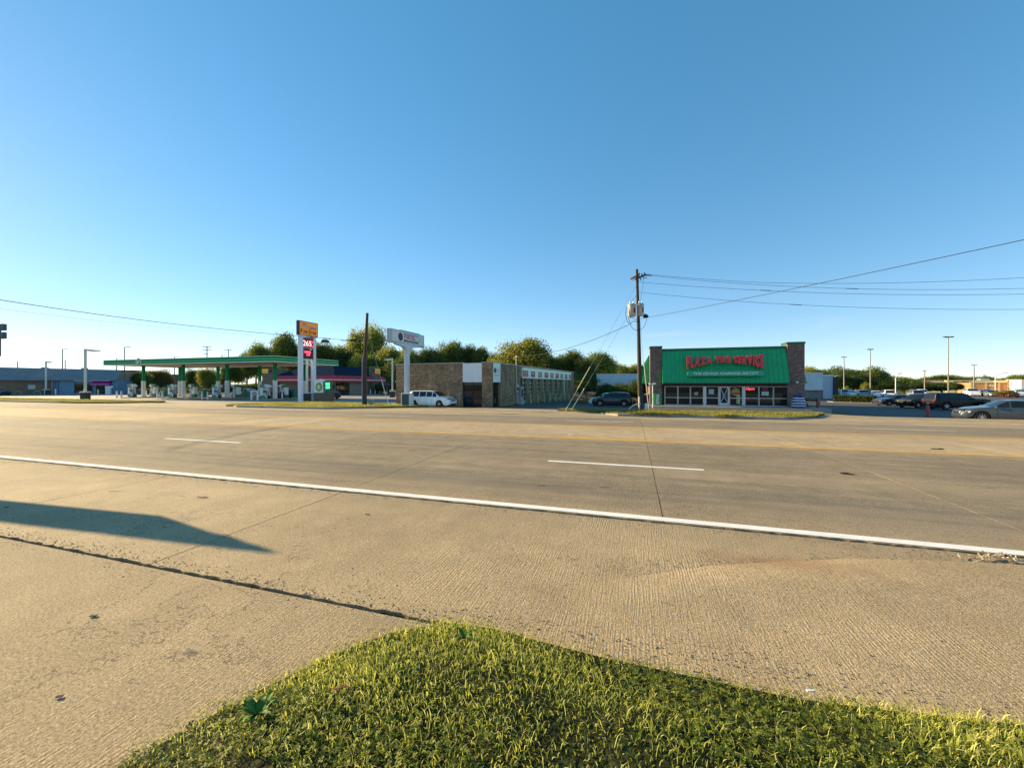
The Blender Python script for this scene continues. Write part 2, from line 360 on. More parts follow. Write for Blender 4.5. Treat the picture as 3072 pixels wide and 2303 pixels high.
# ================================================================ ground, road, verges
def lines(*segs):
    out_ = []
    for a, b, st in segs: out_ += list(np.arange(a, b, st))
    return out_
def sheet(name, xs, ys, zf, mat, kind='structure'):
    nx, ny = len(xs), len(ys)
    me = bpy.data.meshes.new(name)
    me.from_pydata([(x, y, zf(x, y)) for y in ys for x in xs], [], [(j*nx+i, j*nx+i+1, (j+1)*nx+i+1, (j+1)*nx+i) for j in range(ny-1) for i in range(nx-1)])
    me.update(); o = mkobj(name, me, mat, smooth=False); me.shade_smooth()
    return struct(o, kind)
gx = lines((-2500,-400,300),(-400,-140,40),(-140,160,5),(160,400,40),(400,2800,300))
gy = lines((-2500,-100,300),(-100,20,20),(20,140,4),(140,400,20),(400,3300,300))
sheet('ground', gx, gy, lambda x, y: (zg(x, y) - .08 if y > 30 else -.7), m_field)
m_apron = road_mat('apron_concrete', False, .78); m_lip = road_mat('drive_lip_concrete', False, .98)
# road with its slabs
JX = [-13.0, -8.4, -4.5, .375, 4.4]
while JX[0] > -78: JX.insert(0, JX[0] - 4.45)
while JX[-1] < 34: JX.append(JX[-1] + 4.45)
ROWS = [(2.6, 5.3), (5.3, 8.6), (8.6, 12.3), (12.3, 16.5), (16.5, 20.3), (20.3, 23.9), (23.9, 25.6)]
road = struct(sheet('road', [-300, -80, 40, 200], [2.4, 5.3, 8.6, 12.3, 16.5, 20.3, 23.9, 25.7], lambda x, y: zg(0, y) - .035, m_joint))
def edge(a, b, y, amp, n):
    return [(a + (b - a) * i / n, y + (random.uniform(-amp, amp) if 0 < i < n else 0)) for i in range(n + 1)]
for ri, (y0, y1) in enumerate(ROWS):
    JR = [x for x in JX if x != .375] if ri == 0 else JX          # that joint stops at the edge line
    for a, b in zip(JR, JR[1:]):
        g = .006 if ri else .007
        lo = .022 if ri == 0 else .022 if ri == 1 else .006
        hi = .022 if ri == 0 else .006
        near = ri < 2 and -14 < a < 9
        n = 60 if near else 1
        low = edge(a + g, b - g, y0 + lo, .014 if near else 0, n)
        if ri == 0 and b > 0: low = [q for q in edge(a + g, -1.30, y0 + lo, .014, 40)] + [(-1.28, 2.3), (b - g, 2.3)] if a < -1.3 else [(a + g, 2.3), (b - g, 2.3)]
        poly = low + edge(b - g, a + g, y1 - hi, .012 if ri == 0 and near else 0, n)
        m = MB(); k = len(poly)
        dz = -.006 if ri == 0 else 0
        vs = [(x, y, zg(0, y) + dz) for x, y in poly] + [(x, y, zg(0, y) - .04) for x, y in poly]
        m.add(vs, [tuple(range(k))] + [(i, k+i, k+(i+1)%k, (i+1)%k) for i in range(k)])
        m.build('road_slab', m_road, road, fix=False)
for a, b in ((-300, JX[0]), (JX[-1], 200)):     # the road runs on out of the picture
    m = MB()
    ys = [r[0] for r in ROWS] + [25.6]
    m.add([(x, y, zg(0, y)) for y in ys for x in (a, b)], [(2*i, 2*i+1, 2*i+3, 2*i+2) for i in range(len(ys)-1)])
    m.build('road_surface', m_road, road, fix=False)
def stripe(name, x0, x1, y, w, mat):
    m = MB(); st = max(1, int((x1 - x0) / 4)); xs = np.linspace(x0, x1, st + 1)
    vs = []
    for x in xs:
        ja, jb = random.uniform(-.006, .006), random.uniform(-.006, .006)
        vs += [(x, y - w/2 + ja, zg(0, y - w/2) + .004), (x, y + w/2 + jb, zg(0, y + w/2) + .004)]
    m.add(vs, [(2*i, 2*i+2, 2*i+3, 2*i+1) for i in range(st)])
    return m.build(name, mat, road, fix=False)
stripe('edge_line', -150, 80, 5.42, .145, m_white_line)
stripe('edge_line', -150, 80, 23.98, .13, m_white_line)
for y, s in ((12.36, -1), (16.44, 1)):
    stripe('turn_lane_line', -150, 80, y, .14, m_yellow_line)
    for k in range(-8, 4): stripe('turn_lane_dash', k*12.2 - 2.4, k*12.2 + .7, y - s*.0 + (.2 if s < 0 else -.2), .10, m_yellow_line)
for k in range(-7, 4):
    stripe('lane_dash', -1.8 + k*12.25, 1.35 + k*12.25, 8.6, .12, m_white_line)
    stripe('lane_dash', -3.3 + k*12.35, .05 + k*12.35, 20.3, .12, m_white_line)
# near side: driveway, silt lip, lawn
GP = [gp(*q) for q in ((380,2290),(700,2112),(1000,1962),(1180,1897),(1350,1868),(1480,1888),(1800,1972),(2400,2100),(3072,2178))]
drv = struct(MB().prism([(-60,-14),(-.2,-14),(.5,2.575),(-60,2.575)], -.3, -.002).build('driveway', m_apron))
LAWN = [(-10.5,-14)] + [(-5.9,-4.2)] + GP + [(6,2.72),(40,2.72),(40,-14)]
lawn_flat = struct(MB().prism(LAWN, -.25, .006).build('lawn', m_soil))
edgeP = np.array([(-5.9,-4.2)] + GP + [(6,2.72),(40,2.72)])
def edge_dist(P):
    d = np.full(len(P), 1e9)
    for a, b in zip(edgeP, edgeP[1:]):
        ab = b - a; t = np.clip(((P - a) @ ab) / (ab @ ab), 0, 1)
        d = np.minimum(d, np.linalg.norm(P - (a + t[:, None] * ab), axis=1))
    return d
poly = np.array(LAWN)
def inside(P):
    c_ = np.zeros(len(P), bool); n = len(poly); j = n - 1
    for i in range(n):
        (xi, yi), (xj, yj) = poly[i], poly[j]
        c_ ^= ((yi > P[:,1]) != (yj > P[:,1])) & (P[:,0] < (xj - xi) * (P[:,1] - yi) / (yj - yi + 1e-12) + xi); j = i
    return c_
def lawn_z(P):
    d = edge_dist(P)
    t = np.clip(d / .55, 0, 1); z = .075 * t * t * (3 - 2 * t)
    z += .014 * np.sin(P[:,0]*3.1 + 1) * np.sin(P[:,1]*4.3) * t + .008 * np.sin(P[:,0]*9 + P[:,1]*7) * t
    return np.where(inside(P), z + .008, -.03)
xs = np.arange(-4, 7.01, .06); ys = np.arange(-.6, 2.8, .06)
Pm = np.array([(x, y) for y in ys for x in xs]); zz = lawn_z(Pm)
me = bpy.data.meshes.new('lawn_mound'); nx, ny = len(xs), len(ys)
me.from_pydata([(p[0], p[1], z) for p, z in zip(Pm, zz)], [], [(j*nx+i, j*nx+i+1, (j+1)*nx+i+1, (j+1)*nx+i) for j in range(ny-1) for i in range(nx-1)])
mkobj('lawn_mound', me, m_soil, lawn_flat, smooth=True)
def tinted(name, V, Fc, T, mat, parent=None):
    me = bpy.data.meshes.new(name); me.from_pydata(V.tolist() if hasattr(V, 'tolist') else V, [], Fc.tolist() if hasattr(Fc, 'tolist') else Fc); me.update()
    a = me.attributes.new('tint', 'FLOAT', 'POINT'); a.data.foreach_set('value', np.asarray(T, dtype=np.float32))
    return mkobj(name, me, mat, parent)
def blades(base, h, w, lean, azim, rng, tint):
    """bent triangular blades: 5 points each"""
    n = len(base); dx, dy = np.cos(azim), np.sin(azim)
    side = azim + rng.uniform(.9, 2.2, n); sxv, syv = np.cos(side) * w / 2, np.sin(side) * w / 2
    V = np.zeros((n, 5, 3))
    mid = base + np.stack([dx*lean*h*.35, dy*lean*h*.35, h*.58*np.sqrt(np.clip(1-lean*lean*.3, .1, 1))], 1)
    tip = base + np.stack([dx*lean*h, dy*lean*h, h*np.sqrt(np.clip(1-lean*lean, .06, 1))], 1)
    sv = np.stack([sxv, syv, np.zeros(n)], 1)
    V[:,0] = base - sv; V[:,1] = base + sv; V[:,2] = mid + sv*.8; V[:,3] = mid - sv*.8; V[:,4] = tip
    i = np.arange(n) * 5
    Q = np.stack([i, i+1, i+2, i+3], 1).tolist() + np.stack([i+3, i+2, i+4], 1).tolist()
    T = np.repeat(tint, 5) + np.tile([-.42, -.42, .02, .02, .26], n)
    return V.reshape(-1, 3), Q, np.clip(T, 0, 1)
rng = np.random.default_rng(3)
P = rng.uniform((-3.6, .1), (4.2, 2.85), (185000, 2)); P = P[inside(P)]
d = edge_dist(P)
patch = .5 + .5 * np.sin(P[:,0]*2.3 + 1.7*np.sin(P[:,1]*2.9)) * np.cos(P[:,1]*3.3 + .6)
clover = (np.sin(P[:,0]*1.7 + .4) + .7*np.sin(P[:,1]*3.1 + P[:,0]) + rng.normal(0, .35, len(P))) > .95
clover |= (P[:,0] < -.6) & (P[:,1] < 1.75) & (rng.random(len(P)) < .55)
keep = ~clover | (rng.random(len(P)) < .25)
bare = np.exp(-(((P[:,0] + 1.55)/.16)**2 + ((P[:,1] - 1.28)/.07)**2)) > .5
keep &= ~bare; keep &= rng.random(len(P)) < .30 + .62*np.clip(patch*1.25, 0, 1)
G = P[keep]; dg = d[keep]; pg = patch[keep]; n = len(G)
long_ = np.clip((G[:,0] + 1.2) / 2.2, 0, 1)                    # shorter, leafier turf by the driveway, longer stalks to the right
h = rng.gamma(3.2, .0098, n) * (.50 + .65*pg) * (.8 + .35*long_) + .010
w = rng.uniform(.0032, .0074, n); lean = np.clip(rng.beta(2.6, 1.7, n) + .06, 0, .98)
az = rng.uniform(0, 2*math.pi, n)
kind_ = rng.random(n)
tint = np.where(kind_ < .38, rng.uniform(.0, .28, n), np.where(kind_ < .70, rng.uniform(.34, .66, n), rng.uniform(.66, .86, n)))
tint = np.clip(tint + .12*(pg - .5) + np.where(dg < .13, .18, 0), 0, .85)
straw = rng.random(n) < .07 + .11*long_
tint[straw] = rng.uniform(.85, 1, straw.sum()); lean[straw] = rng.uniform(.35, .99, straw.sum()); h[straw] *= rng.uniform(1.1, 2.3, straw.sum()); w[straw] *= .62
h = np.minimum(h, .085)
base = np.column_stack([G, lawn_z(G) - .004])
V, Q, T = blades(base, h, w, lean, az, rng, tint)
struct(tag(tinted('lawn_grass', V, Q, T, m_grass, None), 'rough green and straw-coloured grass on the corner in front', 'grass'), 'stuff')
# clover and broad weeds between the blades
C0 = P[clover & ~bare]; C0 = C0[rng.random(len(C0)) < .42]; n = len(C0)
zb = lawn_z(C0); hh = rng.uniform(.012, .045, n); r_ = rng.uniform(.005, .0115, n)
V = []; Q = []; T = []
ang = rng.uniform(0, 6.28, n); tl = rng.uniform(-.5, .5, (n, 2)); tn = np.clip(rng.normal(.3, .2, n), 0, .75)
VV = np.zeros((n, 3, 4, 3))
for k in range(3):
    a = ang + k*2.094
    ca, sa = np.cos(a), np.sin(a)
    for q, (u, v_) in enumerate(((.12, 0), (.75, .62), (1.25, 0), (.75, -.62))):
        x = r_*(u*ca - v_*sa); y = r_*(u*sa + v_*ca)
        VV[:,k,q] = np.stack([C0[:,0]+x, C0[:,1]+y, zb + hh + x*tl[:,0] + y*tl[:,1]], 1)
i = np.arange(n*3)*4
struct(tag(tinted('clover', VV.reshape(-1,3), np.stack([i,i+1,i+2,i+3],1), np.repeat(tn, 12), m_grass), 'small clover leaves growing low among the front grass', 'clover'), 'stuff')
# broad-leaved weed
def leaf_strip(m, o, az_, ln, wd, rise, droop, n=6):
    vs = []; 
    for i in range(n + 1):
        t = i / n; r = ln * t; z = rise * math.sin(t * 1.9) - droop * t * t; ww = wd * math.sin(math.pi * min(1, t*.92 + .08))**.7
        c_, s_ = math.cos(az_), math.sin(az_)
        for sgn in (-1, 0, 1): vs.append((o[0] + c_*r - s_*ww*sgn*.5, o[1] + s_*r + c_*ww*sgn*.5, o[2] + z + (.012 if sgn else 0)*wd*12))
    fs = [(3*i+k, 3*i+k+1, 3*i+k+4, 3*i+k+3) for i in range(n) for k in (0, 1)]
    m.add(vs, fs)
m_weed = M('weed_leaf', (.10, .19, .03), .7, var=.3, vs=20, spec=.15)
wp = gp(775, 2185); wz = float(lawn_z(np.array([wp]))[0])
weed = thing('broadleaf_weed', 'broad-leaved green weed rosette at the lawn edge beside the driveway', 'weed', (wp[0], wp[1], wz))
for k in range(13):
    m = MB(); leaf_strip(m, (0, 0, .01), k*2.4 + random.uniform(-.3, .3), random.uniform(.075, .14), random.uniform(.024, .04), random.uniform(.03, .075), random.uniform(.0, .03))
    m.build('leaf', m_weed, weed, smooth=True, fix=False)
wp = gp(1390, 1938); wz = float(lawn_z(np.array([wp]))[0])
weed2 = thing('broadleaf_weed', 'small dark weed at the tip of the front lawn corner', 'weed', (wp[0], wp[1], wz))
for k in range(8):
    m = MB(); leaf_strip(m, (0, 0, .005), k*2.4, random.uniform(.05, .09), random.uniform(.02, .03), random.uniform(.02, .06), .01); m.build('leaf', m_weed, weed2, smooth=True, fix=False)
# litter on the grass
p_ = gp(2432, 2133); tag(MB().obox((0,0,.012), (.045,.014,.006), .3).build('plastic_scrap', M('white_plastic', (.75,.75,.73)), None, (p_[0], p_[1], .10), smooth=True, bevel=.002), 'small white plastic scrap lying in the front grass', 'litter')
m_red_straw = M('dead_leaf', (.30, .07, .04), .7)
p_ = gp(1020, 2125); tag(MB().obox((0,0,0), (.075,.013,.004), 1.0, .2).build('dead_leaf', m_red_straw, None, (p_[0], p_[1], .115)), 'narrow reddish dead leaf on the lawn left of centre', 'leaf')
# silt lip where the gutter rises into the drive on the right
crease = [(-.6,3.35),(.27,3.91),(.7,4.18),(1.22,4.42),(2.1,4.78),(3.25,5.06),(5.5,5.2),(9,5.24),(16,5.25)]
lift = [.001,.007,.012,.015,.016,.016,.016,.016,.016]
m = MB(); vs = []
for (x, y), lz in zip(crease, lift):
    z = zg(0, y) - .006
    vs += [(x, y, z + .001), (x + .012, y - .03, z + lz), (x + .05, max(2.95, y - .5), zg(0, y-.5) - .006 + lz*.85), (x + .1, 2.66, zg(0, 2.66) - .030)]
nC = len(crease); m.add(vs, [(4*i+k, 4*i+k+1, 4*(i+1)+k+1, 4*(i+1)+k) for i in range(nC-1) for k in range(3)])
da_ = struct(m.build('drive_apron', m_road, smooth=True))
# twigs, leaves and a heap of debris on the concrete
m_twig = M('dead_twig', (.06, .045, .035), .9); m_debris = M('bleached_stalks', (.52, .43, .30), .95, var=.4, vs=30, spec=.05)
LBL = ['dark twig lying on the gutter left of centre', 'curled dark leaf on the driveway at left', 'dark leaf near the bottom left of the driveway', 'black scrap on the centre of the gutter',
       'dark chip inside the sign shadow at the left edge']
for (px, py, L_, w_, rz), lb in zip(((607,1492,.16,.014,.25),(281,1848,.045,.02,.4),(179,2090,.03,.014,.5),(1102,1544,.05,.018,.1),(20,1522,.05,.02,.3)), LBL):
    x, y = gp(px, py); m = MB()
    m.obox((0,0,.004), (L_, w_, .006), rz, .03); m.obox((L_*.2, w_*.5, .004), (L_*.4, w_*.5, .005), rz + .7)
    tag(m.build('twig' if L_ > .1 else 'dead_leaf', m_twig, None, (x, y, zg(x, y)+.001)), lb, 'twig' if L_ > .1 else 'leaf')
x, y = gp(3005, 1683); m = MB()
for k in range(42):
    a = random.uniform(0, 6.28); q = random.gauss(0, .10)
    m.obox((q, random.gauss(0, .045), random.uniform(.006, .05)*math.exp(-q*q*60)+.006), (random.uniform(.03,.14), .008, .006), a*.2 + .3*random.choice((-1,1)), random.uniform(-.5,.5))
struct(tag(m.build('debris_heap', m_debris, None, (x, y, zg(x, y)+.012)), 'heap of bleached stalks and rubbish on the gutter at right', 'debris'), 'stuff')
for px, py, lb in ((1715,1307,'flattened white paper on the turn lane'), (2815,1352,'black rag on the near yellow line at right'), (2540,1427,'black patch of torn rubber on the lane joint at right')):
    x, y = gp(px, py); m = MB(); k = random.Random(px)
    for q in range(4 if 'black' in lb else 1):
        ox, oy = (k.uniform(-.16,.16), k.uniform(-.05,.05)) if q else (0, 0); sc_ = (.45 if 'black' in lb else 1) * k.uniform(.5, 1.0)
        m.prism([(ox + math.cos(a)*sc_*(.08+.14*k.random()), oy + math.sin(a)*sc_*(.04+.09*k.random())) for a in np.linspace(0, 5.7, 11)], 0, .008 + .004*q)
    tag(m.build('flat_litter', M('paper_white', (.7,.68,.64)) if 'paper' in lb else M('rubber_scrap', (.02,.019,.018), .9), None, (x, y, zg(x, y)+.003)), lb, 'litter')
# grit in the seams and gutter, straw bits along the lawn edge
def grit(name, label, pts, smin, smax, mat):
    n = len(pts); V = np.zeros((n, 8, 3)); s_ = rng.uniform(smin, smax, n)
    for k, (a_, b_, c_) in enumerate([(a_, b_, c_) for c_ in (0, 1) for a_, b_ in ((-1,-1),(1,-1),(1,1),(-1,1))]):
        V[:,k] = np.stack([pts[:,0] + a_*s_*rng.uniform(.5,1.2,n)*(1-.3*c_), pts[:,1] + b_*s_*rng.uniform(.5,1.2,n)*(1-.3*c_), pts[:,2] + c_*s_*rng.uniform(.5,1.1,n)], 1)
    i = np.arange(n)*8; Q = np.concatenate([np.stack([i+a_ for a_ in f_],1) for f_ in ((4,5,6,7),(0,1,5,4),(1,2,6,5),(2,3,7,6),(3,0,4,7))])
    me = bpy.data.meshes.new(name); me.from_pydata(V.reshape(-1,3).tolist(), [], Q.tolist()); me.update()
    return struct(tag(mkobj(name, me, mat), label, 'grit'), 'stuff')
n1, n2, n3, n4 = 1500, 1600, 900, 500
gx1 = rng.uniform(-9, 3, n1); gy1 = np.where(gx1 < -1.4, 2.62, 2.74) + np.abs(rng.normal(0, .09, n1)) * rng.choice((-1, 1), n1, p=(.3, .7))
gx2 = rng.uniform(-14, 9, n2); gy2 = 5.25 - np.abs(rng.normal(0, .10, n2))
gx3 = rng.normal(1.4, 1.1, n3); gy3 = 3.9 + .38*np.clip(gx3, 0, 3) + rng.normal(0, .12, n3)
gx4 = rng.uniform(-9, 8, n4); gy4 = rng.uniform(2.7, 5.2, n4)
X_ = np.concatenate([gx1, gx2, gx3, gx4]); Y_2 = np.concatenate([gy1, gy2, gy3, gy4]); ok = ~inside(np.column_stack([X_, Y_2])); X_, Y_2 = X_[ok], Y_2[ok]
grit('grit', 'loose grit gathered along the concrete seams in front', np.column_stack([X_, Y_2, np.array([zg(0, y) for y in Y_2]) - .005]), .0015, .0058, M('grit_stone', (.20, .165, .115), .95, var=.5, vs=40, world=True))
t_ = rng.random(900); seg = rng.integers(1, len(edgeP)-3, 900); A_e, B_e = edgeP[seg], edgeP[seg+1]; Ps = A_e + (B_e - A_e)*t_[:,None]; nrm_ = np.stack([-(B_e-A_e)[:,1], (B_e-A_e)[:,0]],1); nrm_ /= np.linalg.norm(nrm_,axis=1)[:,None] + 1e-9
Ps = Ps + nrm_*np.abs(rng.normal(0, .07, 900))[:,None]; Ps = Ps[(Ps[:,0] > -3.5) & (Ps[:,0] < 4)]; k_n = len(Ps)
Vb, Qb, Tb = blades(np.column_stack([Ps, np.full(k_n, .002)]), rng.uniform(.015, .06, k_n), rng.uniform(.002, .005, k_n), np.full(k_n, .985), rng.uniform(0, 6.28, k_n), rng, rng.uniform(.6, 1, k_n))
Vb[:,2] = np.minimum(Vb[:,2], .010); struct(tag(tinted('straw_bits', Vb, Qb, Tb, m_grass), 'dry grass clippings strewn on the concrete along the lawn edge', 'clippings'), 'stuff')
# far side: concrete aprons, forecourt, lots
xs_ = lines((-160,-20,4),(-20,30,1),(30,160,5))
sheet('driveway_aprons', xs_, lines((25.62,37.7,1.0)), lambda x, y: zg(x, y) + .004, m_lip)
sheet('station_forecourt', lines((-160,-18.9,4)) + [-19], lines((33.5,35,.5),(35,110,5)), lambda x, y: zg(x, y) + .012, m_asph2)
sheet('parking_lot', [-18.6] + lines((-18,40,1),(40,175,5)), lines((33.2,50,.7),(50,100,3),(100,260,10)), lambda x, y: zg(x, y) + .014, m_asph)
def verge(poly, kerb_pts, label_n, n_bl, tall=1.0):
    """raised grass island with kerb stones along its road side"""
    c_ = MB(); k = len(poly); top = lambda x, y: zg(x, y) + .14
    c_.add([(x, y, top(x, y)) for x, y in poly] + [(x, y, zg(x, y) - .1) for x, y in poly], [tuple(range(k))] + [(i, k+i, k+(i+1)%k, (i+1)%k) for i in range(k)])
    v = struct(c_.build('verge', m_turf))
    for (ax, ay, h0), (bx, by, h1) in zip(kerb_pts, kerb_pts[1:]):
        L_ = math.hypot(bx-ax, by-ay); ns = max(1, round(L_/3))
        for i in range(ns):
            t0, t1 = (i + .004)/ns, (i + .996)/ns
            q = [(ax+(bx-ax)*t, ay+(by-ay)*t, h0+(h1-h0)*t) for t in (t0, t1)]
            nx_, ny_ = (ay-by)/L_, (bx-ax)/L_
            m = MB(); vs = []
            for x, y, h_ in q:
                z = zg(x, y); vs += [(x-nx_*.04, y-ny_*.04, z-.08), (x-nx_*.02, y-ny_*.02, z+h_*.8), (x+nx_*.015, y+ny_*.015, z+h_), (x+nx_*.15, y+ny_*.15, z+h_+.004), (x+nx_*.15, y+ny_*.15, z-.08)]
            m.add(vs, [(0,1,6,5),(1,2,7,6),(2,3,8,7),(3,4,9,8),(0,4,3,2,1),(5,6,7,8,9)])
            m.build('kerb', m_kerb, v)
    pa = np.array(poly); lo, hi = pa.min(0), pa.max(0)
    P_ = rng.uniform(lo, hi, (n_bl*3, 2)); global_poly = pa
    c2 = np.zeros(len(P_), bool); j = k - 1
    for i in range(k):
        (xi, yi), (xj, yj) = pa[i], pa[j]
        c2 ^= ((yi > P_[:,1]) != (yj > P_[:,1])) & (P_[:,0] < (xj-xi)*(P_[:,1]-yi)/(yj-yi+1e-12)+xi); j = i
    P_ = P_[c2][:n_bl]; n = len(P_)
    zb_ = np.array([top(x, y) for x, y in P_]) - .01
    pt = .5 + .5*np.sin(P_[:,0]*1.3 + 2*np.sin(P_[:,1]*1.1))
    h_ = rng.gamma(5, .016, n)*(.6+.8*pt)*tall + .02
    Vb, Qb, Tb = blades(np.column_stack([P_, zb_]), h_, rng.uniform(.012,.03,n), np.clip(rng.beta(2,2,n),0,.95), rng.uniform(0,6.28,n), rng, np.clip(rng.normal(.45,.22,n)+.2*(pt-.5),0,1))
    g = tinted('verge_grass', Vb, Qb, Tb, m_grass_dry, v); struct(g, 'stuff')
    return v
K = .15
verge([(-100,27.2),(-96,26.2),(-56,26.2),(-53,27.5),(-50.5,30.5),(-53,32.5),(-100,33.5)], [(-100,27.2,K),(-96,26.1,K),(-60,26.1,K),(-54.5,26.9,.05)], 0, 14000)
verge([(-37.5,28.6),(-36,27.0),(-33,26.2),(-24,26.2),(-20.5,29.0),(-18.2,31.8),(-18.4,33.0),(-24,35.6),(-27,37.5),(-37,37.5),(-38.5,33)], [(-37.2,28.0,.05),(-33.5,26.1,K),(-24,26.1,K),(-20.4,28.7,.05)], 1, 26000, .7)
verge([(-5.6,30.2),(-2,28.4),(-.8,26.2),(8.2,26.2),(10.5,28),(12.6,32.2),(10,33.0),(0,32.4),(-5.0,31.5)], [(-2.2,28.2,.05),(-.9,26.1,K),(8.3,26.1,K),(10.8,28.2,.05)], 2, 24000, .62)
# shaggy tufts hanging over the kerb
def tuft(x, y, n, s, label):
    Pn = np.column_stack([rng.normal(x, s, n), rng.normal(y, .12, n)]); zb_ = np.full(n, zg(x, y) + .12)
    Vb, Qb, Tb = blades(np.column_stack([Pn, zb_]), rng.uniform(.12,.34,n), rng.uniform(.012,.028,n), np.clip(rng.beta(3,2,n),0,.97), rng.uniform(3.3,6.1,n), rng, np.clip(rng.normal(.62,.2,n),0,1))
    return struct(tag(tinted('grass_tuft', Vb, Qb, Tb, m_grass_dry), label, 'grass'), 'stuff')
tuft(.9, 26.2, 900, .55, 'shaggy yellow grass hanging over the kerb below the utility pole')
tuft(5.3, 26.15, 500, .35, 'tuft of grass spilling over the kerb in front of the tire shop')
tuft(2.6, 26.3, 350, .5, 'thin grass along the kerb right of the utility pole')
# ================================================================ buildings
m_brick_p = brick('brick_dark_red', (.27, .115, .080), (.135, .066, .052), (.32, .26, .22), ms=.010)
m_brick_b = brick('brick_brown_mixed', (.42, .250, .128), (.180, .108, .058), (.41, .31, .205), bw=.24, rh=.085, ms=.012, stain=.45)
m_green = M('green_metal_roof', (.008, .39, .125), .38, .0, .08, 2, coat=.2)
m_green_dk = M('green_trim', (.005, .13, .06), .45)
m_alu = M('aluminium_frame', (.66, .65, .63), .4, .2, .06)
m_pane = glass('shop_glass')
m_maroon = M('maroon_header', (.045, .008, .007), .6)
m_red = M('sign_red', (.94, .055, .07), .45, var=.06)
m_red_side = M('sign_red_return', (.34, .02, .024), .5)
m_white = M('white_paint', (.84, .83, .80), .5, var=.05, dirt=.15)
m_white_m = M('white_metal_panel', (.82, .83, .84), .45, .0, .04, 2, dirt=.12)
m_black = M('black_metal', (.015, .015, .016), .5)
m_dark = M('dark_interior', (.012, .011, .011), .7)
m_conc = M('plain_concrete', (.33, .30, .26), .9, var=.15, vs=2, bmp=.2)
m_galv = M('galvanised_steel', (.42, .43, .43), .45, .6, .12, 8)
m_cream = M('cream_post_paint', (.78, .73, .60), .5, var=.06)
m_tanwall = M('tan_stucco', (.30, .24, .18), .9, var=.12, vs=3, bmp=.2)
m_teal = M('tagline_teal', (.01, .40, .22), .4)
m_teal_w = M('tagline_white', (.62, .80, .74), .45)
m_tyre = M('tyre_rubber', (.018, .018, .018), .85, var=.2)
def ray_t(px, P0, d):
    """distance along a wall line P0 + t d where the sight line of a photo column meets it"""
    p = cw(px, 1.0); a, b = p.x, p.y      # sight line direction
    det = -a * d[1] + b * d[0]
    return (a * P0[1] - b * P0[0]) / det

# ---------------- tire shop with green mansard
PX0, PY0, PZ0 = 1.72, 44.0, -.5
plaza = thing('tire_shop', 'one-storey shop with green metal mansard between dark brick piers', 'building', (PX0, PY0, PZ0))
PWd, PDp = 13.9, 21.0
MB().prism([(.3,.42),(13.6,.42),(13.6,PDp),(.3,PDp)], -.6, 5.2).build('wall', m_brick_p, plaza)
lx = lambda px, y=44.4: xat(px, y) - PX0
for a, b, h_ in ((0, 1.17, 6.02), (12.48, 13.9, 6.08)):
    p = B(a, b, -.02, 1.5, -.6, h_).build('pier', m_brick_p, plaza)
    B(a-.05, b+.05, -.07, 1.55, h_+.002, h_+.2).build('coping', m_green_dk, p)
# mansard: sloping sheet with standing seams
ms = MB().prx([(-.80, 2.30), (.28, 5.74), (1.2, 5.74), (1.2, 2.30)], 1.2, 12.45).build('mansard_roof', m_green, plaza)
B(1.19, 12.46, .18, 1.2, 5.742, 5.93).build('ridge_cap', m_green_dk, ms)
B(1.2, 12.45, -.86, -.803, 2.27, 2.40).build('eave_trim', m_green_dk, ms)
dy, dz = .28 + .80, 5.74 - 2.30; ln = math.hypot(dy, dz)
ns = 29
for k in range(ns):
    x = 1.24 + (12.41 - 1.24) * k / (ns - 1)
    MB().obox((x, (-.80+.28)/2 - .012, (2.30+5.74)/2 + .004), (.035, .05, ln), 0, 0, -math.atan2(dy, dz)).build('seam', m_green, ms)
for sgn, x0 in ((-1, .0), (1, 13.9)):                      # side mansards
    sm = MB().pry([(x0 + sgn*.002, 2.30), (x0 + sgn*.80, 2.30), (x0 + sgn*.05, 5.4), (x0 + sgn*.002, 5.4)], 1.6, 19).build('mansard_roof', m_green, plaza)
    for k in range(10):
        y = 1.8 + k*1.9
        MB().obox((x0 + sgn*(.425+.012), y, 3.85), (.05, .035, math.hypot(.75, 3.1)), 0, -sgn*math.atan2(.75, 3.1)*1.0).build('seam', m_green, sm)
B(1.17, 12.48, -.06, .42, 2.02, 2.299).build('header', m_maroon, plaza)
B(1.17, 12.48, -.55, .41, 2.25, 2.298).build('soffit', m_dark, plaza)
B(1.17, 12.48, .02, .40, -.3, .06).build('sill_wall', m_conc, plaza)
# glazing, bay by bay
bays = [(1994,2031.5),(2033,2069),(2070.5,2108),(2116,2153),(2186.5,2224),(2232,2272.5),(2274,2315.5),(2317,2360)]
zt, zm, zb = 2.0, .84, .10
def frame_bar(p, x0, x1, z0, z1, y=.0): B(x0, x1, y, y+.09, z0, z1).build('mullion', m_alu, p)
for a, b in bays:
    xa, xb = lx(a), lx(b)
    w_ = B(xa, xb, .10, .13, zb, zt).build('window', m_dark, plaza)
    frame_bar(w_, xa-.035, xa+.03, zb-.04, zt+.03); frame_bar(w_, xb-.03, xb+.035, zb-.04, zt+.03)
    frame_bar(w_, xa+.031, xb-.031, zt-.03, zt+.029); frame_bar(w_, xa+.031, xb-.031, zm-.03, zm+.03); frame_bar(w_, xa+.031, xb-.031, zb-.039, zb+.03)
    for z0, z1 in ((zb+.03, zm-.03), (zm+.03, zt-.03)): B(xa+.032, xb-.032, .05, .062, z0+.002, z1-.002).build('pane', m_pane, w_)
for a, b in ((2108.7, 2115.4), (2224.7, 2231.4)): B(lx(a), lx(b), -.02, .12, zb-.05, zt+.03).build('post', m_alu, plaza)
dx0, dx1 = lx(2155.5), lx(2184.5)
dr = B(dx0, dx1, .09, .12, .06, zt).build('door', m_dark, plaza)
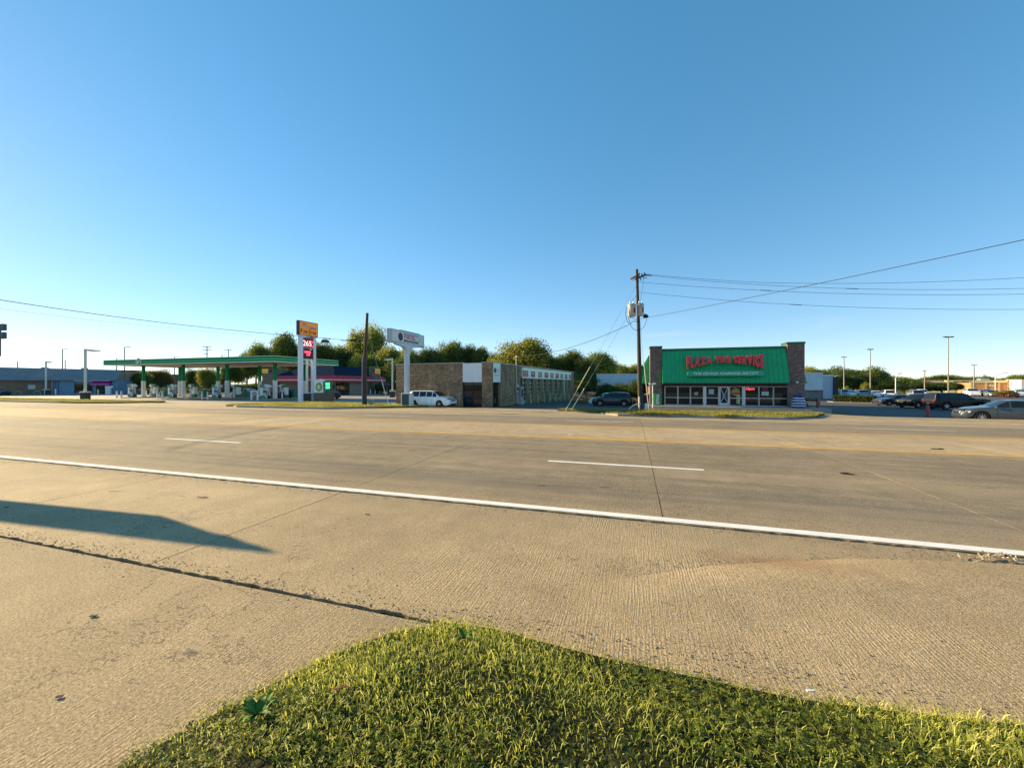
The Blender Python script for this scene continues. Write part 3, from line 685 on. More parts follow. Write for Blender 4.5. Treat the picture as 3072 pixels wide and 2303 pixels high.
for q in ((dx0, dx0+.11, .06, zt), (dx1-.11, dx1, .06, zt), (dx0+.111, dx1-.111, zt-.12, zt), (dx0+.111, dx1-.111, .06, .34)):
    B(q[0], q[1], .01, .085, q[2], q[3]).build('door_frame', m_alu, dr)
B(dx0+.112, dx1-.112, .04, .055, .342, zt-.122).build('pane', m_pane, dr)
m_tape = M('white_tape', (.70, .68, .64), .6)
xm, zmid = (dx0+dx1)/2, .98
for s1 in (-1, 1):
    for s2 in (-1, 1):
        x2, z2 = xm + s1*.30, (1.85 if s2 > 0 else .40)
        a_ = math.atan2(z2 - zmid, x2 - xm); L_ = math.hypot(z2 - zmid, x2 - xm)
        MB().obox(((xm+x2)/2, .034 - .002*(s1 > 0) - .001*(s2 > 0), (zmid+z2)/2), (L_, .003, .05), 0, -a_).build('decal_stripe', m_tape, dr)
B(xm-.13, xm+.13, .024, .029, .85, 1.35).build('decal_patch', M('decal_blue', (.16, .27, .52), .5), dr)
B(dx1-.075, dx1-.045, -.05, .0, .85, 1.2).build('handle', m_white, dr)
# notices behind the glass
def poster(px0, px1, py0, py1, mat, name, label, cat='poster'):
    x0, x1 = xat(px0, 44.04), xat(px1, 44.04); X = (x0+x1)/2
    z0, z1 = zpx(py1, X, 44.04), zpx(py0, X, 44.04)
    return tag(B(-(x1-x0)/2, (x1-x0)/2, 0, .006, 0, z1-z0).build(name, mat, None, (X, 44.036, z0)), label, cat)
poster(2126,2142,1167,1182, M('paper_blue', (.36,.52,.58), .7), 'poster', 'pale blue square notice in the shop window left of the door')
poster(2285,2306,1174,1186, M('paper_pale', (.52,.62,.60), .7), 'poster', 'pale notice in the shop window under a dark red one')
poster(2286,2304,1161,1171, M('paper_maroon', (.22,.05,.05), .7), 'poster', 'dark red banner notice high in the right shop window')
x_ = xat(2206.5, 44.04); z_ = zpx(1175, x_, 44.04)
ds = thing('oval_sign', 'round yellow and orange sign in the window right of the door', 'sign', (x_, 44.03, z_))
MB().lathe([(.01,0),(.38,0),(.38,.012),(.01,.012)], 24, (0,-.012,0), 'y').build('rim', M('sign_orange_y', (.62,.40,.10)), ds)
MB().lathe([(.01,0),(.33,0),(.33,.01),(.01,.01)], 24, (0,-.024,0), 'y').build('face', M('sign_brown_orange', (.40,.12,.04)), ds)
B(-.26,.26,-.031,-.0245,-.01,.14).build('band', M('sign_yellow', (.55,.42,.10)), ds)
x_ = xat(2087.5, 44.04); z_ = zpx(1178, x_, 44.04)
gl = thing('hanging_globe', 'shiny globe with a pale bowl hanging inside the third shop window', 'globe', (x_, 43.99, z_))
MB().lathe([(.003,-.28),(.10,-.26),(.22,-.14),(.24,-.10)], 20).build('bowl', M('bowl_pale', (.55,.66,.62)), gl, smooth=True)
MB().lathe([(.24,-.099),(.26,.05),(.2,.18),(.1,.26),(.003,.28)], 20).build('shade', M('bronze_mirror', (.30,.19,.14), .12, .9), gl, smooth=True)
nsx = xat(2244, 44.04); nz_ = zpx(1166, nsx, 44.04)
nn = put_text('Open', .34, M('neon_red', (.95,.10,.10), emit=.9), None, (nsx+.18, 44.03, nz_), name='neon_sign', ext=.006, shear=.2); tag(nn, 'red glowing script sign in the window right of the post', 'sign')
for k in range(4):
    zt_ = zpx(1187 + 7.0*k, xat(2215, 44.03), 44.03)
    e_ = put_text('OIL', .22, M('price_green', (.32,.52,.25), emit=.15), None, (xat(2215, 44.03), 44.035, zt_), name='window_lettering', ext=.004, bold=.006)
    tag(e_, ['topmost', 'second', 'third', 'lowest'][k] + ' green OIL lettering on the window right of the door', 'lettering')
# big red letters, stretched towards both ends, and the tagline capsule
sg = thing('roof_sign', 'big red raised letters PLAZA TIRE SERVICE on the green roof', 'sign', (PX0, 43.30, PZ0))
XL, XR = xat(2060, 43.3) - PX0, xat(2292, 43.3) - PX0
STR = 'PLAZA TIRE SERVICE'; adv = []; 
for ch in STR:
    if ch == ' ': adv.append((None, .42, 0)); continue
    me = text(ch, 1.0, ext=.05, bold=.072); c_ = np.array([v.co[:] for v in me.vertices]); adv.append((me, float(np.ptp(c_[:,0])), float(c_[:,0].min())))
tot = sum(a[1] for a in adv) + .05 * len(adv); k_ = (XR - XL) / tot; cx_ = XL
XM = (XL + XR) / 2; HW = (XR - XL) / 2
for me, w_, mn in adv:
    if me is not None:
        m2 = me.copy(); co = np.empty(len(m2.vertices)*3); m2.vertices.foreach_get('co', co); co = co.reshape(-1,3)
        zn, zx = co[:,2].min(), co[:,2].max()
        x = cx_ + (co[:,0] - mn) * k_; t = (x - XM) / HW
        bot = 4.36 - .66*np.abs(t)**1.9; top = 4.98 + .10*np.abs(t)**2
        t01 = (co[:,2] - zn) / (zx - zn)
        co = np.stack([x, co[:,1]*2.4, bot + (top - bot)*t01], 1); m2.vertices.foreach_set('co', co.ravel()); m2.update()
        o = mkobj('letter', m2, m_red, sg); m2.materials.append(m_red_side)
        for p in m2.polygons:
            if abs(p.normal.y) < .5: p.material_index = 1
    cx_ += (w_ + .05) * k_
for a, b in ((XL+1.0, XM-.9), (XM-.7, XM+1.0), (XM+1.1, XR-.9)):
    B(a, b, .125, .20, 4.60, 4.74).build('raceway', m_teal, sg)
for x in (XL+.75, XM-.55, XM+.62, XR-.5): B(x-.03, x+.03, .13, .19, 3.15, 4.6).build('strut', m_teal, sg)
cap = []
for k in range(13): a = -math.pi/2 + math.pi*k/12; cap.append((HW-.06+.235*math.cos(a) - .2, .235*math.sin(a)))
cap += [(-x, -z) for x, z in cap]
tg = thing('tagline_sign', 'long rounded teal sign THE QUICK CHANGE ARTIST below the red letters', 'sign', (PX0+XM, 43.05, PZ0+3.27))
MB().pry(cap, -.03, .16).build('face', m_teal, tg, bevel=.01)
MB().pry([(x*1.006, z*1.08) for x, z in cap], .0, .12).build('rim', M('teal_rim', (.05,.36,.24), .4), tg)
put_text('THE QUICK CHANGE ARTIST', .345, m_teal_w, tg, (0, -.04, 0), ext=.012, bold=.008, sx=1.27)
B(-3.2, 3.2, .16, .3, -.05, .05).build('bracket', m_green_dk, tg)
# side signs seen end-on, wall lamps, mast post
sd = thing('side_sign', 'green sign boxes seen edge-on on the left side of the tire shop', 'sign', (PX0 - .95, 47.5, PZ0))
B(-.14,.1,-1.2,3,4.05,4.65).build('upper_box', m_green, sd); B(-.26,.1,-1.2,3,3.0,3.5).build('lower_box', m_green, sd); B(-.02,.5,.5,.8,3.2,4.3).build('bracket', m_green_dk, sd)
sd = thing('side_sign', 'dark box sign with white lamp on the right side of the tire shop', 'sign', (PX0 + PWd + .12, 45.9, PZ0))
B(-.1,.40,0,3,3.95,5.05).build('box', m_black, sd); B(.0,.25,-.05,-.002,4.6,4.95).build('lamp', m_galv, sd); B(-.12,.3,-.1,.6,3.3,3.75).build('lower_box', m_teal, sd)
wl = thing('wall_lamp', 'small white lamp on the right brick pier of the tire shop', 'lamp', (PX0 + 13.28, 43.95, PZ0 + 2.42))
MB().lathe([(.003,-.14),(.10,-.11),(.13,0),(.08,.07),(.003,.09)], 12).build('globe', m_white, wl, smooth=True); B(-.04,.04,0,.03,.02,.12).build('arm', m_black, wl)
pw = cw(1958, 36.0); zgd = zg(pw.x, pw.y)
lp = thing('lamp_post', 'slender white post with a small white floodlight left of the tire shop', 'lamp', (pw.x, pw.y, zgd))
MB().tube([(0,0,0),(0,0,zpx(1154,pw.x,pw.y)-zgd)], .045, 8).build('post', m_white, lp, smooth=True)
hh_ = zpx(1152,pw.x,pw.y)-zgd
MB().obox((-.13,0,hh_), (.42,.16,.14), .1, .12).build('head', m_white, lp, bevel=.03); MB().obox((.16,-.02,hh_+.03), (.26,.15,.13), -.2, -.1).build('head', m_white, lp, bevel=.03)
wk = struct(B(PX0-.3, PX0+PWd+1.2, 41.6, 43.98, -1.0, -.44).build('shop_walk', m_conc))
B(PX0+1.6, PX0+PWd+1.0, 41.1, 41.598, -1.0, -.56).build('step', m_conc, wk)
# green cabinet, wrapped tire stack, bench in front of the shop
gx_, gy_ = xat(1972, 43.3), 43.3
gc = thing('green_cabinet', 'bright green steel cabinet with white upright lettering by the left pier', 'cabinet', (gx_, gy_, -.44))
m_gcab = M('cabinet_green', (.012, .25, .05), .4)
B(-.36,.36,-.28,.3,.04,1.22).build('body', m_gcab, gc, bevel=.05); B(-.3,.3,-.2,.25,-.001,.039).build('base', m_black, gc)
B(-.31,.31,-.298,-.283,.10,1.14).build('door', m_gcab, gc, bevel=.01)
for x, t_ in ((-.09, .17), (.08, .22)):
    o = put_text('BATTERIES' if t_ > .2 else 'INTERSTATE', t_, m_white, gc, (x, -.303, .62), ext=.003, bold=.008); o.rotation_euler[1] = R(-90)
gx_, gy_ = xat(2395, 42.6), 42.6
ts = thing('tire_stack', 'tall stack of tires under a blue and white striped cover', 'tires', (gx_, gy_, -.44))
m_cov_b = M('cover_blue', (.02, .022, .20), .45, var=.2, vs=9); m_cov_w = M('cover_white', (.68, .70, .76), .5, var=.2, vs=9)
for k in range(5):
    m = MB(); z0 = k*.235; r_ = .56 - .045*k*(.6 if k < 3 else 1.0); n = 26; vs = []
    for (rr, zz_) in ((r_*.9, 0), (r_, .05), (r_*1.02, .115), (r_, .18), (r_*.88, .232)):
        for q in range(n): a = q*2*math.pi/n; w2 = rr*(1 + .03*math.sin(q*5 + k)); vs.append((w2*math.cos(a), w2*math.sin(a), z0 + zz_ + .01*math.sin(q*3+k)))
    m.add(vs, [(i*n+q, i*n+(q+1)%n, (i+1)*n+(q+1)%n, (i+1)*n+q) for i in range(4) for q in range(n)] + [tuple(range(n-1,-1,-1)), tuple(range(4*n, 5*n))])
    tr = m.build('tire', m_cov_b, ts, smooth=True)
    if k in (0, 1, 2, 3):
        m = MB(); vs = []
        for (rr, zz_) in ((r_*1.015, .13), (r_*1.02, .155), (r_*.985, .215), (r_*.93, .236)):
            for q in range(n): a = q*2*math.pi/n; w2 = rr*(1.012 + .03*math.sin(q*5 + k)); vs.append((w2*math.cos(a), w2*math.sin(a), z0 + zz_ + .012*math.sin(q*7+k)))
        m.add(vs, [(i*n+q, i*n+(q+1)%n, (i+1)*n+(q+1)%n, (i+1)*n+q) for i in range(3) for q in range(n)])
        m.build('white_band', m_cov_w, tr, smooth=True)
bx_, by_ = xat(2421, 43.2), 43.2
bn = thing('bench', 'low black bench beside the striped tire stack', 'bench', (bx_, by_, -.44))
for k in range(3): B(-.1,.95,-.2+.14*k,-.08+.14*k,.40,.44).build('seat_slat', m_black, bn)
for k in range(2): B(-.1,.95,.25,.28,.55+.14*k,.65+.14*k).build('back_slat', m_black, bn)
for x in (0, .85): B(x-.03,x+.03,-.18,-.12,0,.399).build('leg', m_black, bn); B(x-.03,x+.03,.22,.249,0,.8).build('leg', m_black, bn)
# open glossy bins at the left flank of the shop
for q, (px, lb) in enumerate(((1935, 'dark rubbish cart left of the tire shop, nearer the utility pole'), (1944, 'dark rubbish cart left of the tire shop, nearer the brick pier'))):
    x_ = xat(px, 46.5); c2 = thing('rubbish_cart', lb, 'bin', (x_, 46.5, zg(x_, 46.5)), group='rubbish carts beside the tire shop')
    MB().add([(-.24,-.24,.1),(.24,-.24,.1),(.24,.24,.1),(-.24,.24,.1),(-.32,-.32,1.02),(.32,-.32,1.02),(.32,.32,1.02),(-.32,.32,1.02)], [(0,3,2,1),(4,5,6,7),(0,1,5,4),(1,2,6,5),(2,3,7,6),(3,0,4,7)]).build('bin_body', m_black, c2)
    MB().obox((0,-.02,1.08),(.7,.72,.07),0,0,.08).build('lid', m_galv if q else m_black, c2, bevel=.02)
    for s in (-1,1): MB().lathe([(.02,-.03),(.12,-.03),(.12,.03),(.02,.03)],12,(s*.27,.2,.12),'x').build('wheel', m_tyre, c2)

# ---------------- brown brick garage with bays
UX, UY, URZ = -12.75, 34.9, R(-5)
ud = (math.cos(URZ), math.sin(URZ)); vd_ = (-math.sin(URZ), math.cos(URZ))
fxl = lambda px: ray_t(px, (UX, UY), ud)      # along the front (negative to the left)
sy_ = lambda px: ray_t(px, (UX, UY), vd_)     # along the side
pur = thing('brick_garage', 'long low brown brick garage with white sign bands and glazed bay doors', 'building', (UX, UY, -.5), URZ)
Dp = sy_(1722); HT = 4.27
FW0, FW1 = fxl(1387.5), fxl(1446)
S0, S1 = sy_(1479), sy_(1500.5)
m = MB()
B(-11.05, FW0, 0, .3, -.8, HT).build('wall', m_brick_b, pur)                    # front, left of window
B(FW1, 0, 0, S0, -.8, HT).build('wall', m_brick_b, pur)                          # corner pier
B(FW0, FW1, .12, .3, 3.9, HT-.02).build('wall', m_brick_b, pur)
B(-11.05, -10.75, .3, Dp, -.8, HT).build('wall', m_brick_b, pur)
B(-10.75, -.3, Dp-.3, Dp, -.8, HT).build('wall', m_brick_b, pur)
B(-.3, 0, S1, sy_(1561), -.8, HT).build('wall', m_brick_b, pur)
B(-.3, 0, sy_(1713.5), Dp, -.8, HT).build('wall', m_brick_b, pur)
B(-.3, -.08, sy_(1561), sy_(1713.5), 2.9, HT-.05).build('wall', m_brick_b, pur)
B(-10.9, -.2, .3, Dp-.2, 3.95, 4.05).build('roof', m_black, pur)
B(-11.1, FW0+.05, -.05, .36, HT+.001, HT+.07).build('coping', m_galv, pur); B(FW1-.05, .05, -.05, .36, HT+.001, HT+.07).build('coping', m_galv, pur)
B(-.36, .05, .361, Dp+.03, HT+.001, HT+.07).build('coping', m_galv, pur)
pn = B(FW0+.02, FW1-.02, .0, .115, 2.42, HT-.01).build('blank_panel', m_white_m, pur)
for k in range(8): x = FW0+.1 + (FW1-FW0-.2)*k/7; B(x-.02, x+.02, -.025, -.001, 2.44, HT-.03).build('rib', m_white_m, pn)
wn = B(FW0+.02, FW1-.02, .2, .24, .05, 2.415).build('window', m_dark, pur)
mid = (FW0+FW1)/2
for a, b in ((FW0+.06, mid-.03), (mid+.03, FW1-.06)): B(a, b, .17, .185, .12, 2.36).build('pane', m_pane, wn)
for a, b in ((FW0+.02, FW0+.06), (mid-.03, mid+.03), (FW1-.06, FW1-.02)): B(a, b, .12, .2, .05, 2.415).build('window_frame', m_black, wn)
B(FW0, FW1, .1, .3, -.8, .045).build('sill', m_conc, pur)
# side entrance under a printed sign
sp_ = B(-.1, .04, S0+.02, S1-.02, 2.42, HT-.01).build('entrance_sign', m_white_m, pur)
sc_, sl = (S0+S1)/2, (S1-S0)
m_pr_red = M('print_red', (.55,.10,.10), .6); m_pr_dk = M('print_dark_green', (.03,.09,.06), .6); m_pr_gr = M('print_grey', (.25,.30,.33), .6)
def side_txt(s_, size, mat, par, y, z, x=.044, **k): return put_text(s_, size, mat, par, (x, y, z), R(90), **k)
side_txt('PURCELL', .26, M('print_faded_red', (.55,.30,.32), .6), sp_, sc_+.25*sl*.35, 3.62, ext=.002, sx=.95)
side_txt('TIRE AND SERVICE CENTERS', .085, m_pr_dk, sp_, sc_+.1*sl, 3.38, ext=.002)
side_txt('1 800 283 2212', .2, m_pr_gr, sp_, sc_, 3.08, ext=.002)
MB().lathe([(.16,0),(.27,0),(.27,.006),(.16,.006)], 24, (.04, sc_-.36*sl*.75, 3.55), 'x').build('tire_ring', m_pr_dk, sp_)
for z in (2.82,): B(.041, .045, S0+.35, S1-.35, z, z+.02).build('rule', m_pr_gr, sp_)
en = B(-.28, -.24, S0+.02, S1-.02, -.4, 2.415).build('entrance', m_dark, pur)
for q in range(4):
    y0 = S0+.04 + (sl-.08)*q/4; B(-.235, -.22, y0+.05, y0+(sl-.08)/4-.05, -.3, 2.36).build('pane', m_pane, en)
    B(-.24, -.16, y0-.02, y0+.03, -.4, 2.41).build('mullion', m_black, en)
for (f0, f1, z0, z1) in ((.48,.60,.55,1.05), (.30,.35,1.05,1.25), (.06,.16,.2,.6)): B(-.219, -.212, S0+sl*f0, S0+sl*f1, z0-.2, z1-.2).build('notice', m_white, en)
# sign band over the bays
b0, b1 = sy_(1566.5), sy_(1713)
bd = B(-.079, .05, b0, b1, 2.92, HT-.12).build('sign_band', m_white_m, pur)
m_pict = M('pictogram_red', (.58,.12,.09), .6, var=.25, vs=3); m_pict2 = M('pictogram_orange', (.55,.28,.18), .6, var=.2, vs=3)
for k, (a, b) in enumerate(((1566.5,1583),(1591,1604),(1612.5,1625),(1632,1643.5),(1649,1660),(1665,1675.5),(1680,1688),(1693.5,1701),(1705.5,1712.5))):
    y0, y1 = sy_(a)+.1, sy_(b)
    pc = B(.051, .056, y0, y1, 3.08, 3.80).build('pictogram', m_pict2 if k in (2, 4) else m_pict, bd)
    B(.057, .061, y0+(y1-y0)*.15, y1-(y1-y0)*.15, 3.16, 3.30).build('pictogram_bar', M('pictogram_dark', (.28,.03,.03), .6) if k % 2 else m_pict2, pc)
    B(.057, .061, y0+(y1-y0)*.2, y0+(y1-y0)*.8, 3.45, 3.62).build('pictogram_mark', M('pictogram_pale', (.62,.36,.30), .6), pc)
m_doorw = M('bay_door_white', (.50,.50,.48), .5, dirt=.25); m_mull = M('bay_mullion', (.55,.56,.56), .45)
bayd = [(1567.5,1579.6),(1589.5,1600.5),(1611,1620.2),(1630.5,1639.3),(1647.5,1655.6),(1663,1671.2),(1677,1684.7)]
zt_ = 2.86
prev = b0
for a, b in bayd + [(1691.6,1698.6),(1702,1708.7)]:
    y0, y1 = sy_(a), sy_(b)
    if y0 - prev > .05: B(-.3, -.02, prev, y0, -.8, 2.9).build('bay_pier', m_brick_b, pur)
    prev = y1
    if a > 1690:
        B(-.2, -.16, y0+.002, y1-.002, -.6, zt_).build('bay_door', m_doorw if a < 1700 else m_tanwall, pur); continue
    dd = B(-.25, -.2, y0+.002, y1-.002, -.6, zt_).build('bay_door', m_dark, pur)
    nc = 2; nr = 5; zbot = .25
    B(-.199, -.17, y0+.01, y1-.01, -.59, zbot).build('kick_panel', m_doorw, dd)
    ww = (y1-y0)/nc; hh2 = (zt_-zbot)/nr
    for r in range(nr + 1): B(-.199, -.165, y0+.01, y1-.01, zbot+hh2*r+.001, zbot+hh2*r+.07).build('rail', m_mull, dd)
    for c_ in range(nc + 1):
        yc_ = y0 + ww*c_; B(-.199, -.168, max(y0+.012, yc_-.045), min(y1-.012, yc_+.045), zbot+.072, zt_-.002).build('stile', m_mull, dd)
    for r in range(nr):
        for c_ in range(nc): B(-.196, -.185, y0+ww*c_+.05, y0+ww*(c_+1)-.05, zbot+hh2*r+.075, zbot+hh2*(r+1)-.004).build('pane', m_pane, dd)
B(-.3, -.02, prev, sy_(1713.5), -.8, 2.9).build('bay_pier', m_brick_b, pur)
def to_world(y, x=0): return (UX + ud[0]*x + vd_[0]*y, UY + ud[1]*x + vd_[1]*y)
m_tanpost = M('tan_bollard', (.42,.37,.28), .7)
ordn = ['first', 'second', 'third', 'fourth', 'fifth', 'sixth', 'seventh', 'eighth', 'ninth']
for k, px in enumerate((1584.5,1607,1627,1645,1662,1676.5,1690,1702,1716)):
    y = sy_(px); x_, y_ = to_world(y, .28); z_ = zg(x_, y_)
    m = MB().lathe([(.11,0),(.11,1.12),(.09,1.19),(.01,1.22)], 12)
    tag(m.build('bollard', m_tanpost, None, (x_, y_, z_), smooth=True), f'tan concrete bollard by the garage bays, {ordn[k]} from the road', 'bollard', 'tan bollards along the garage bays')
# meter, conduit mast, cabinet on the side wall
ym = sy_(1545.5); mt = thing('meter_mast', 'service mast with conduit and electric meter on the garage side wall', 'utility', (*to_world(ym, .12), -.5), URZ)
MB().tube([(0,0,1.2),(0,0,5.05)], .05, 8).build('conduit', m_galv, mt, smooth=True); MB().tube([(0,0,5.05),(.02,-.05,5.2),(.12,-.12,5.22)], .07, 8).build('weatherhead', m_galv, mt, smooth=True)
B(-.08,.12,-.15,.55,1.25,2.2).build('meter_box', m_galv, mt, bevel=.02); MB().lathe([(.01,0),(.16,0),(.16,.1),(.01,.14)],16,(.12,.15,1.75),'x').build('meter_dial', m_pane, mt)
B(-.08,.1,0,.6,.1,1.15).build('trough', m_galv, mt)
y2 = sy_(1556); ub = thing('utility_cabinet', 'grey tall electrical cabinet beside the first bay of the garage', 'cabinet', (*to_world(y2, .25), -.56), URZ)
B(-.2,.2,-.45,.45,0,2.0).build('body', M('cabinet_grey', (.36,.33,.31), .5), ub, bevel=.02); B(.201,.215,-.3,.25,.9,1.75).build('vent', m_black, ub)
# pylon sign in front of the garage: faces along the road
SXp, SYp = -21.6, 34.5
ps = thing('pylon_sign', 'grey pole sign with red PURCELL lettering in front of the garage', 'sign', (SXp, SYp, -.5))
m_sgrey = M('sign_cabinet_grey', (.42,.47,.50), .5, var=.06); m_sface = M('sign_face_pale', (.74,.68,.64), .5, var=.08, vs=1.5, dirt=.1)
m_pgb = M('pylon_grey_blue', (.58,.64,.70), .5); B(-.21,.21,-.21,.21,0,5.9).build('pole', m_pgb, ps, bevel=.03)
fl = MB(); fl.prx([(-1.9,6.16),(-1.9,6.02),(-.7,5.92),(-.26,5.6),(-.24,5.2),(.24,5.2),(.26,5.6),(.7,5.92),(1.9,6.02),(1.9,6.16)], -.24, .24); fl.build('bracket', m_pgb, ps)
cb_ = B(-.44,0,-2.8,3.4,6.17,7.47).build('cabinet', m_sgrey, ps, bevel=.03)
B(.001,.012,-2.55,3.15,6.33,7.33).build('face', m_sface, cb_); B(-.4,-.04,-1.0,2.6,7.471,7.55).build('top_rail', m_sgrey, cb_)
m_tyr = M('emblem_dark', (.035,.045,.045), .6)
MB().lathe([(.2,0),(.40,0),(.40,.008),(.2,.008)], 28, (.013,-1.15,6.83),'x').build('tire_emblem', m_tyr, cb_)
loop_o = [(-.62,.40)] + [(1.95+.40*math.cos(a), .40*math.sin(a)) for a in np.linspace(math.pi/2, -math.pi/2, 13)] + [(-.62,-.40)]
loop_i = [(-.62,.345)] + [(1.95+.345*math.cos(a), .345*math.sin(a)) for a in np.linspace(math.pi/2, -math.pi/2, 13)] + [(-.62,-.345)]
m = MB(); nL = len(loop_o); m.add([(.018, y, 6.83+z) for y, z in loop_o] + [(.018, y, 6.83+z) for y, z in loop_i], [(i, i+1, nL+i+1, nL+i) for i in range(nL-1)]); m.build('outline', m_tyr, cb_)
put_text('PURCELL', .56, m_pr_red, cb_, (.02, .55, 6.91), R(90), ext=.004, bold=.012, sx=.98)
B(.013,.017,-.55,2.05,6.46,6.63).build('strip', m_tyr, cb_); put_text('TIRE AND SERVICE CENTERS', .13, m_sface, cb_, (.02, .75, 6.545), R(90), ext=.003, sx=1.15)
# pad-mounted cabinet by the pylon
tb = thing('pad_transformer', 'green and pale metal utility box beside the white minivan', 'utility', (-20.15, 32.3, zg(-20.15,32.3)))
m_tgreen = M('utility_green', (.05,.085,.075), .5, var=.2)
B(-.40,.36,-.36,.36,.1,1.22).build('body', m_tgreen, tb, bevel=.05); B(-.47,-.401,-.38,.38,.0,1.3).build('side_cover', m_white, tb, bevel=.02); B(.361,.41,-.38,.38,.08,1.18).build('side_cover', m_white_m, tb, bevel=.02)
B(-.44,.40,-.4,.4,-.05,.099).build('base', m_conc, tb); B(-.47,.40,-.38,.38,1.221,1.28).build('top', m_white_m, tb, bevel=.02)
B(-.33,.3,-.372,-.361,.2,1.1).build('door', m_tgreen, tb, bevel=.01)

# ---------------- service station shop
st = thing('station_shop', 'brown station shop with slate hip roof and red awning behind the canopy', 'building', (-71, 64.2, -.5))
m_stw = M('brown_stucco', (.20,.16,.13), .9, var=.12, vs=3, bmp=.2); m_slate = M('slate_shingle', (.024,.040,.066), .9, var=.3, vs=6, matte=True)
m_awn = M('awning_red', (.52,.022,.032), .5); m_awnw = M('awning_white', (.85,.78,.78), .5)
B(0,14.4,0,16,-.1,3.9).build('wall', m_stw, st)
B(8.8,14.42,-.03,-.001,0,2.5).build('shop_front', m_pane, st); B(14.401,14.43,.4,4.2,0,2.6).build('shop_front', m_pane, st); B(14.401,14.42,4.4,10.4,.0,2.7).build('panel', m_tanwall, st)
m = MB(); m.add([(-.4,-.4,3.95),(14.8,-.4,3.95),(14.8,16.4,3.95),(-.4,16.4,3.95),(3.4,3.6,6.0),(11,3.6,6.0),(11,12.4,6.0),(3.4,12.4,6.0)], [(0,1,5,4),(1,2,6,5),(2,3,7,6),(3,0,4,7),(4,5,6,7),(0,3,2,1)]); m.build('roof', m_slate, st)
aw = MB().prx([(-1.0,2.65),(-.95,3.0),(-.5,3.93),(0,3.93),(0,2.65)], -.2, 15.4).build('awning', m_awn, st); B(-.22,15.42,-1.04,-.96,3.0,3.16).build('stripe', m_awnw, aw)
aw = MB().pry([(15.4,2.65),(15.35,3.0),(14.9,3.93),(14.41,3.93),(14.41,2.65)], 0.001, 15.5).build('awning', m_awn, st); B(15.36,15.44,-1.0,15.5,3.0,3.16).build('stripe', m_awnw, aw)
m_osign = M('sign_amber', (.62,.33,.04), .5, emit=.12); m_dkred = M('sign_dark_red', (.14,.012,.015), .5)
for nm, (x0, x1, y0, y1, zt2) in {'l': (-3.4,.3,-.6,2,5.45), 'r': (14.2,15.2,10.9,13.6,6.2)}.items():
    pr_ = B(x0, x1, y0, y1, -.1, zt2).build('pier', m_stw, st)
    if nm == 'l':
        B(x0+.0, x0+1.5, y0-.16, y0-.01, zt2-.95, zt2-.05).build('sign_face', m_osign, pr_); B(x0+1.7, x0+2.6, y0-.03, y0-.001, zt2-.9, zt2-.15).build('vent', m_black, pr_)
        put_text('FIVESTAR', .24, m_dkred, pr_, (x0+.75, y0-.17, zt2-.62), ext=.005)
    else:
        B(x1+.01, x1+.16, y0+.8, y0+2.6, zt2-1.6, zt2-.5).build('sign_face', m_osign, pr_); put_text('FIVESTAR', .28, m_dkred, pr_, (x1+.17, y0+1.7, zt2-1.2), R(90), ext=.005)
        arch = [(y0+.9, 0), (y0+1.9, 0), (y0+1.9, 1.6)] + [(y0+1.4+.5*math.cos(a), 1.6+.6*math.sin(a)) for a in np.linspace(.2, math.pi-.2, 7)] + [(y0+.9, 1.6)]
        MB().prx(arch, x1+.001, x1+.03).build('arched_window', m_pane, pr_)
        MB().lathe([(.01,0),(.35,0),(.35,.02),(.01,.02)], 18, (x1+.001, y0+.45, zt2-.9), 'x').build('round_vent', m_black, pr_)
ux, uy = xat(1161, 72), 72.0
um = thing('parasol', 'maroon patio parasol at the right end of the station shop', 'parasol', (ux, uy, -.5)); m_mar = M('parasol_maroon', (.10,.012,.022), .7)
MB().lathe([(.02,2.5),(1.35,1.95),(1.35,1.85),(.02,2.3)], 8).build('canopy', m_mar, um); MB().tube([(0,0,0),(0,0,2.5)], .03, 6).build('pole', m_galv, um)
B(-.7,.7,-.7,.7,.68,.74).build('table_top', m_mar, um); B(-.75,.75,-.75,.75,0,.2).build('base', m_mar, um)
for k, px in enumerate((1112,1122,1131.5)):
    x_ = xat(px, 73); tag(MB().lathe([(.1,0),(.1,1.0),(.05,1.06),(.01,1.07)],10).build('bollard', m_white, None, (-54.8+k*.02, 73+k*1.6, -.5), smooth=True), ['left', 'middle', 'right'][k] + ' of three white bollards before the station shop arched window', 'bollard', 'bollards by the arched window')

# ---------------- long white stucco building behind the tire shop
m_stuc = M('pale_stucco', (.62,.68,.70), .85, var=.08, vs=.6, bmp=.15, dirt=.12); m_stone = brick('rubble_stone', (.34,.31,.25), (.20,.19,.16), (.27,.25,.21), bw=.5, rh=.22, ms=.03, stain=.3)
wb = thing('white_building', 'long pale stucco building with stone base behind the tire shop', 'building', (-7.2, 83, -1.4))
B(0,39.4,0,30,-1.5,5.05).build('wall', m_stuc, wb); B(-.05,39.45,-.06,.4,5.051,5.2).build('coping', m_white, wb)
B(27,39.42,-.12,-.001,-1.5,1.75).build('stone_base', m_stone, wb); B(27,39.43,-.16,-.001,1.751,2.05).build('brick_band', m_brick_p, wb); B(-.02,26.99,-.1,-.001,-1.5,1.0).build('base', M('dark_plinth', (.09,.07,.06), .9), wb)
put_text('Y', 1.5, M('print_ghost', (.36,.43,.46), .8), wb, (34.5, -.01, 3.9), ext=.004, bold=.01)
B(20,27,3,12,5.2,6.1).build('rooftop_unit', m_white, wb)
wb2 = thing('white_annex', 'narrow white metal annex with pilaster right of the stone-based building', 'building', (33.2, 92, -1.7))
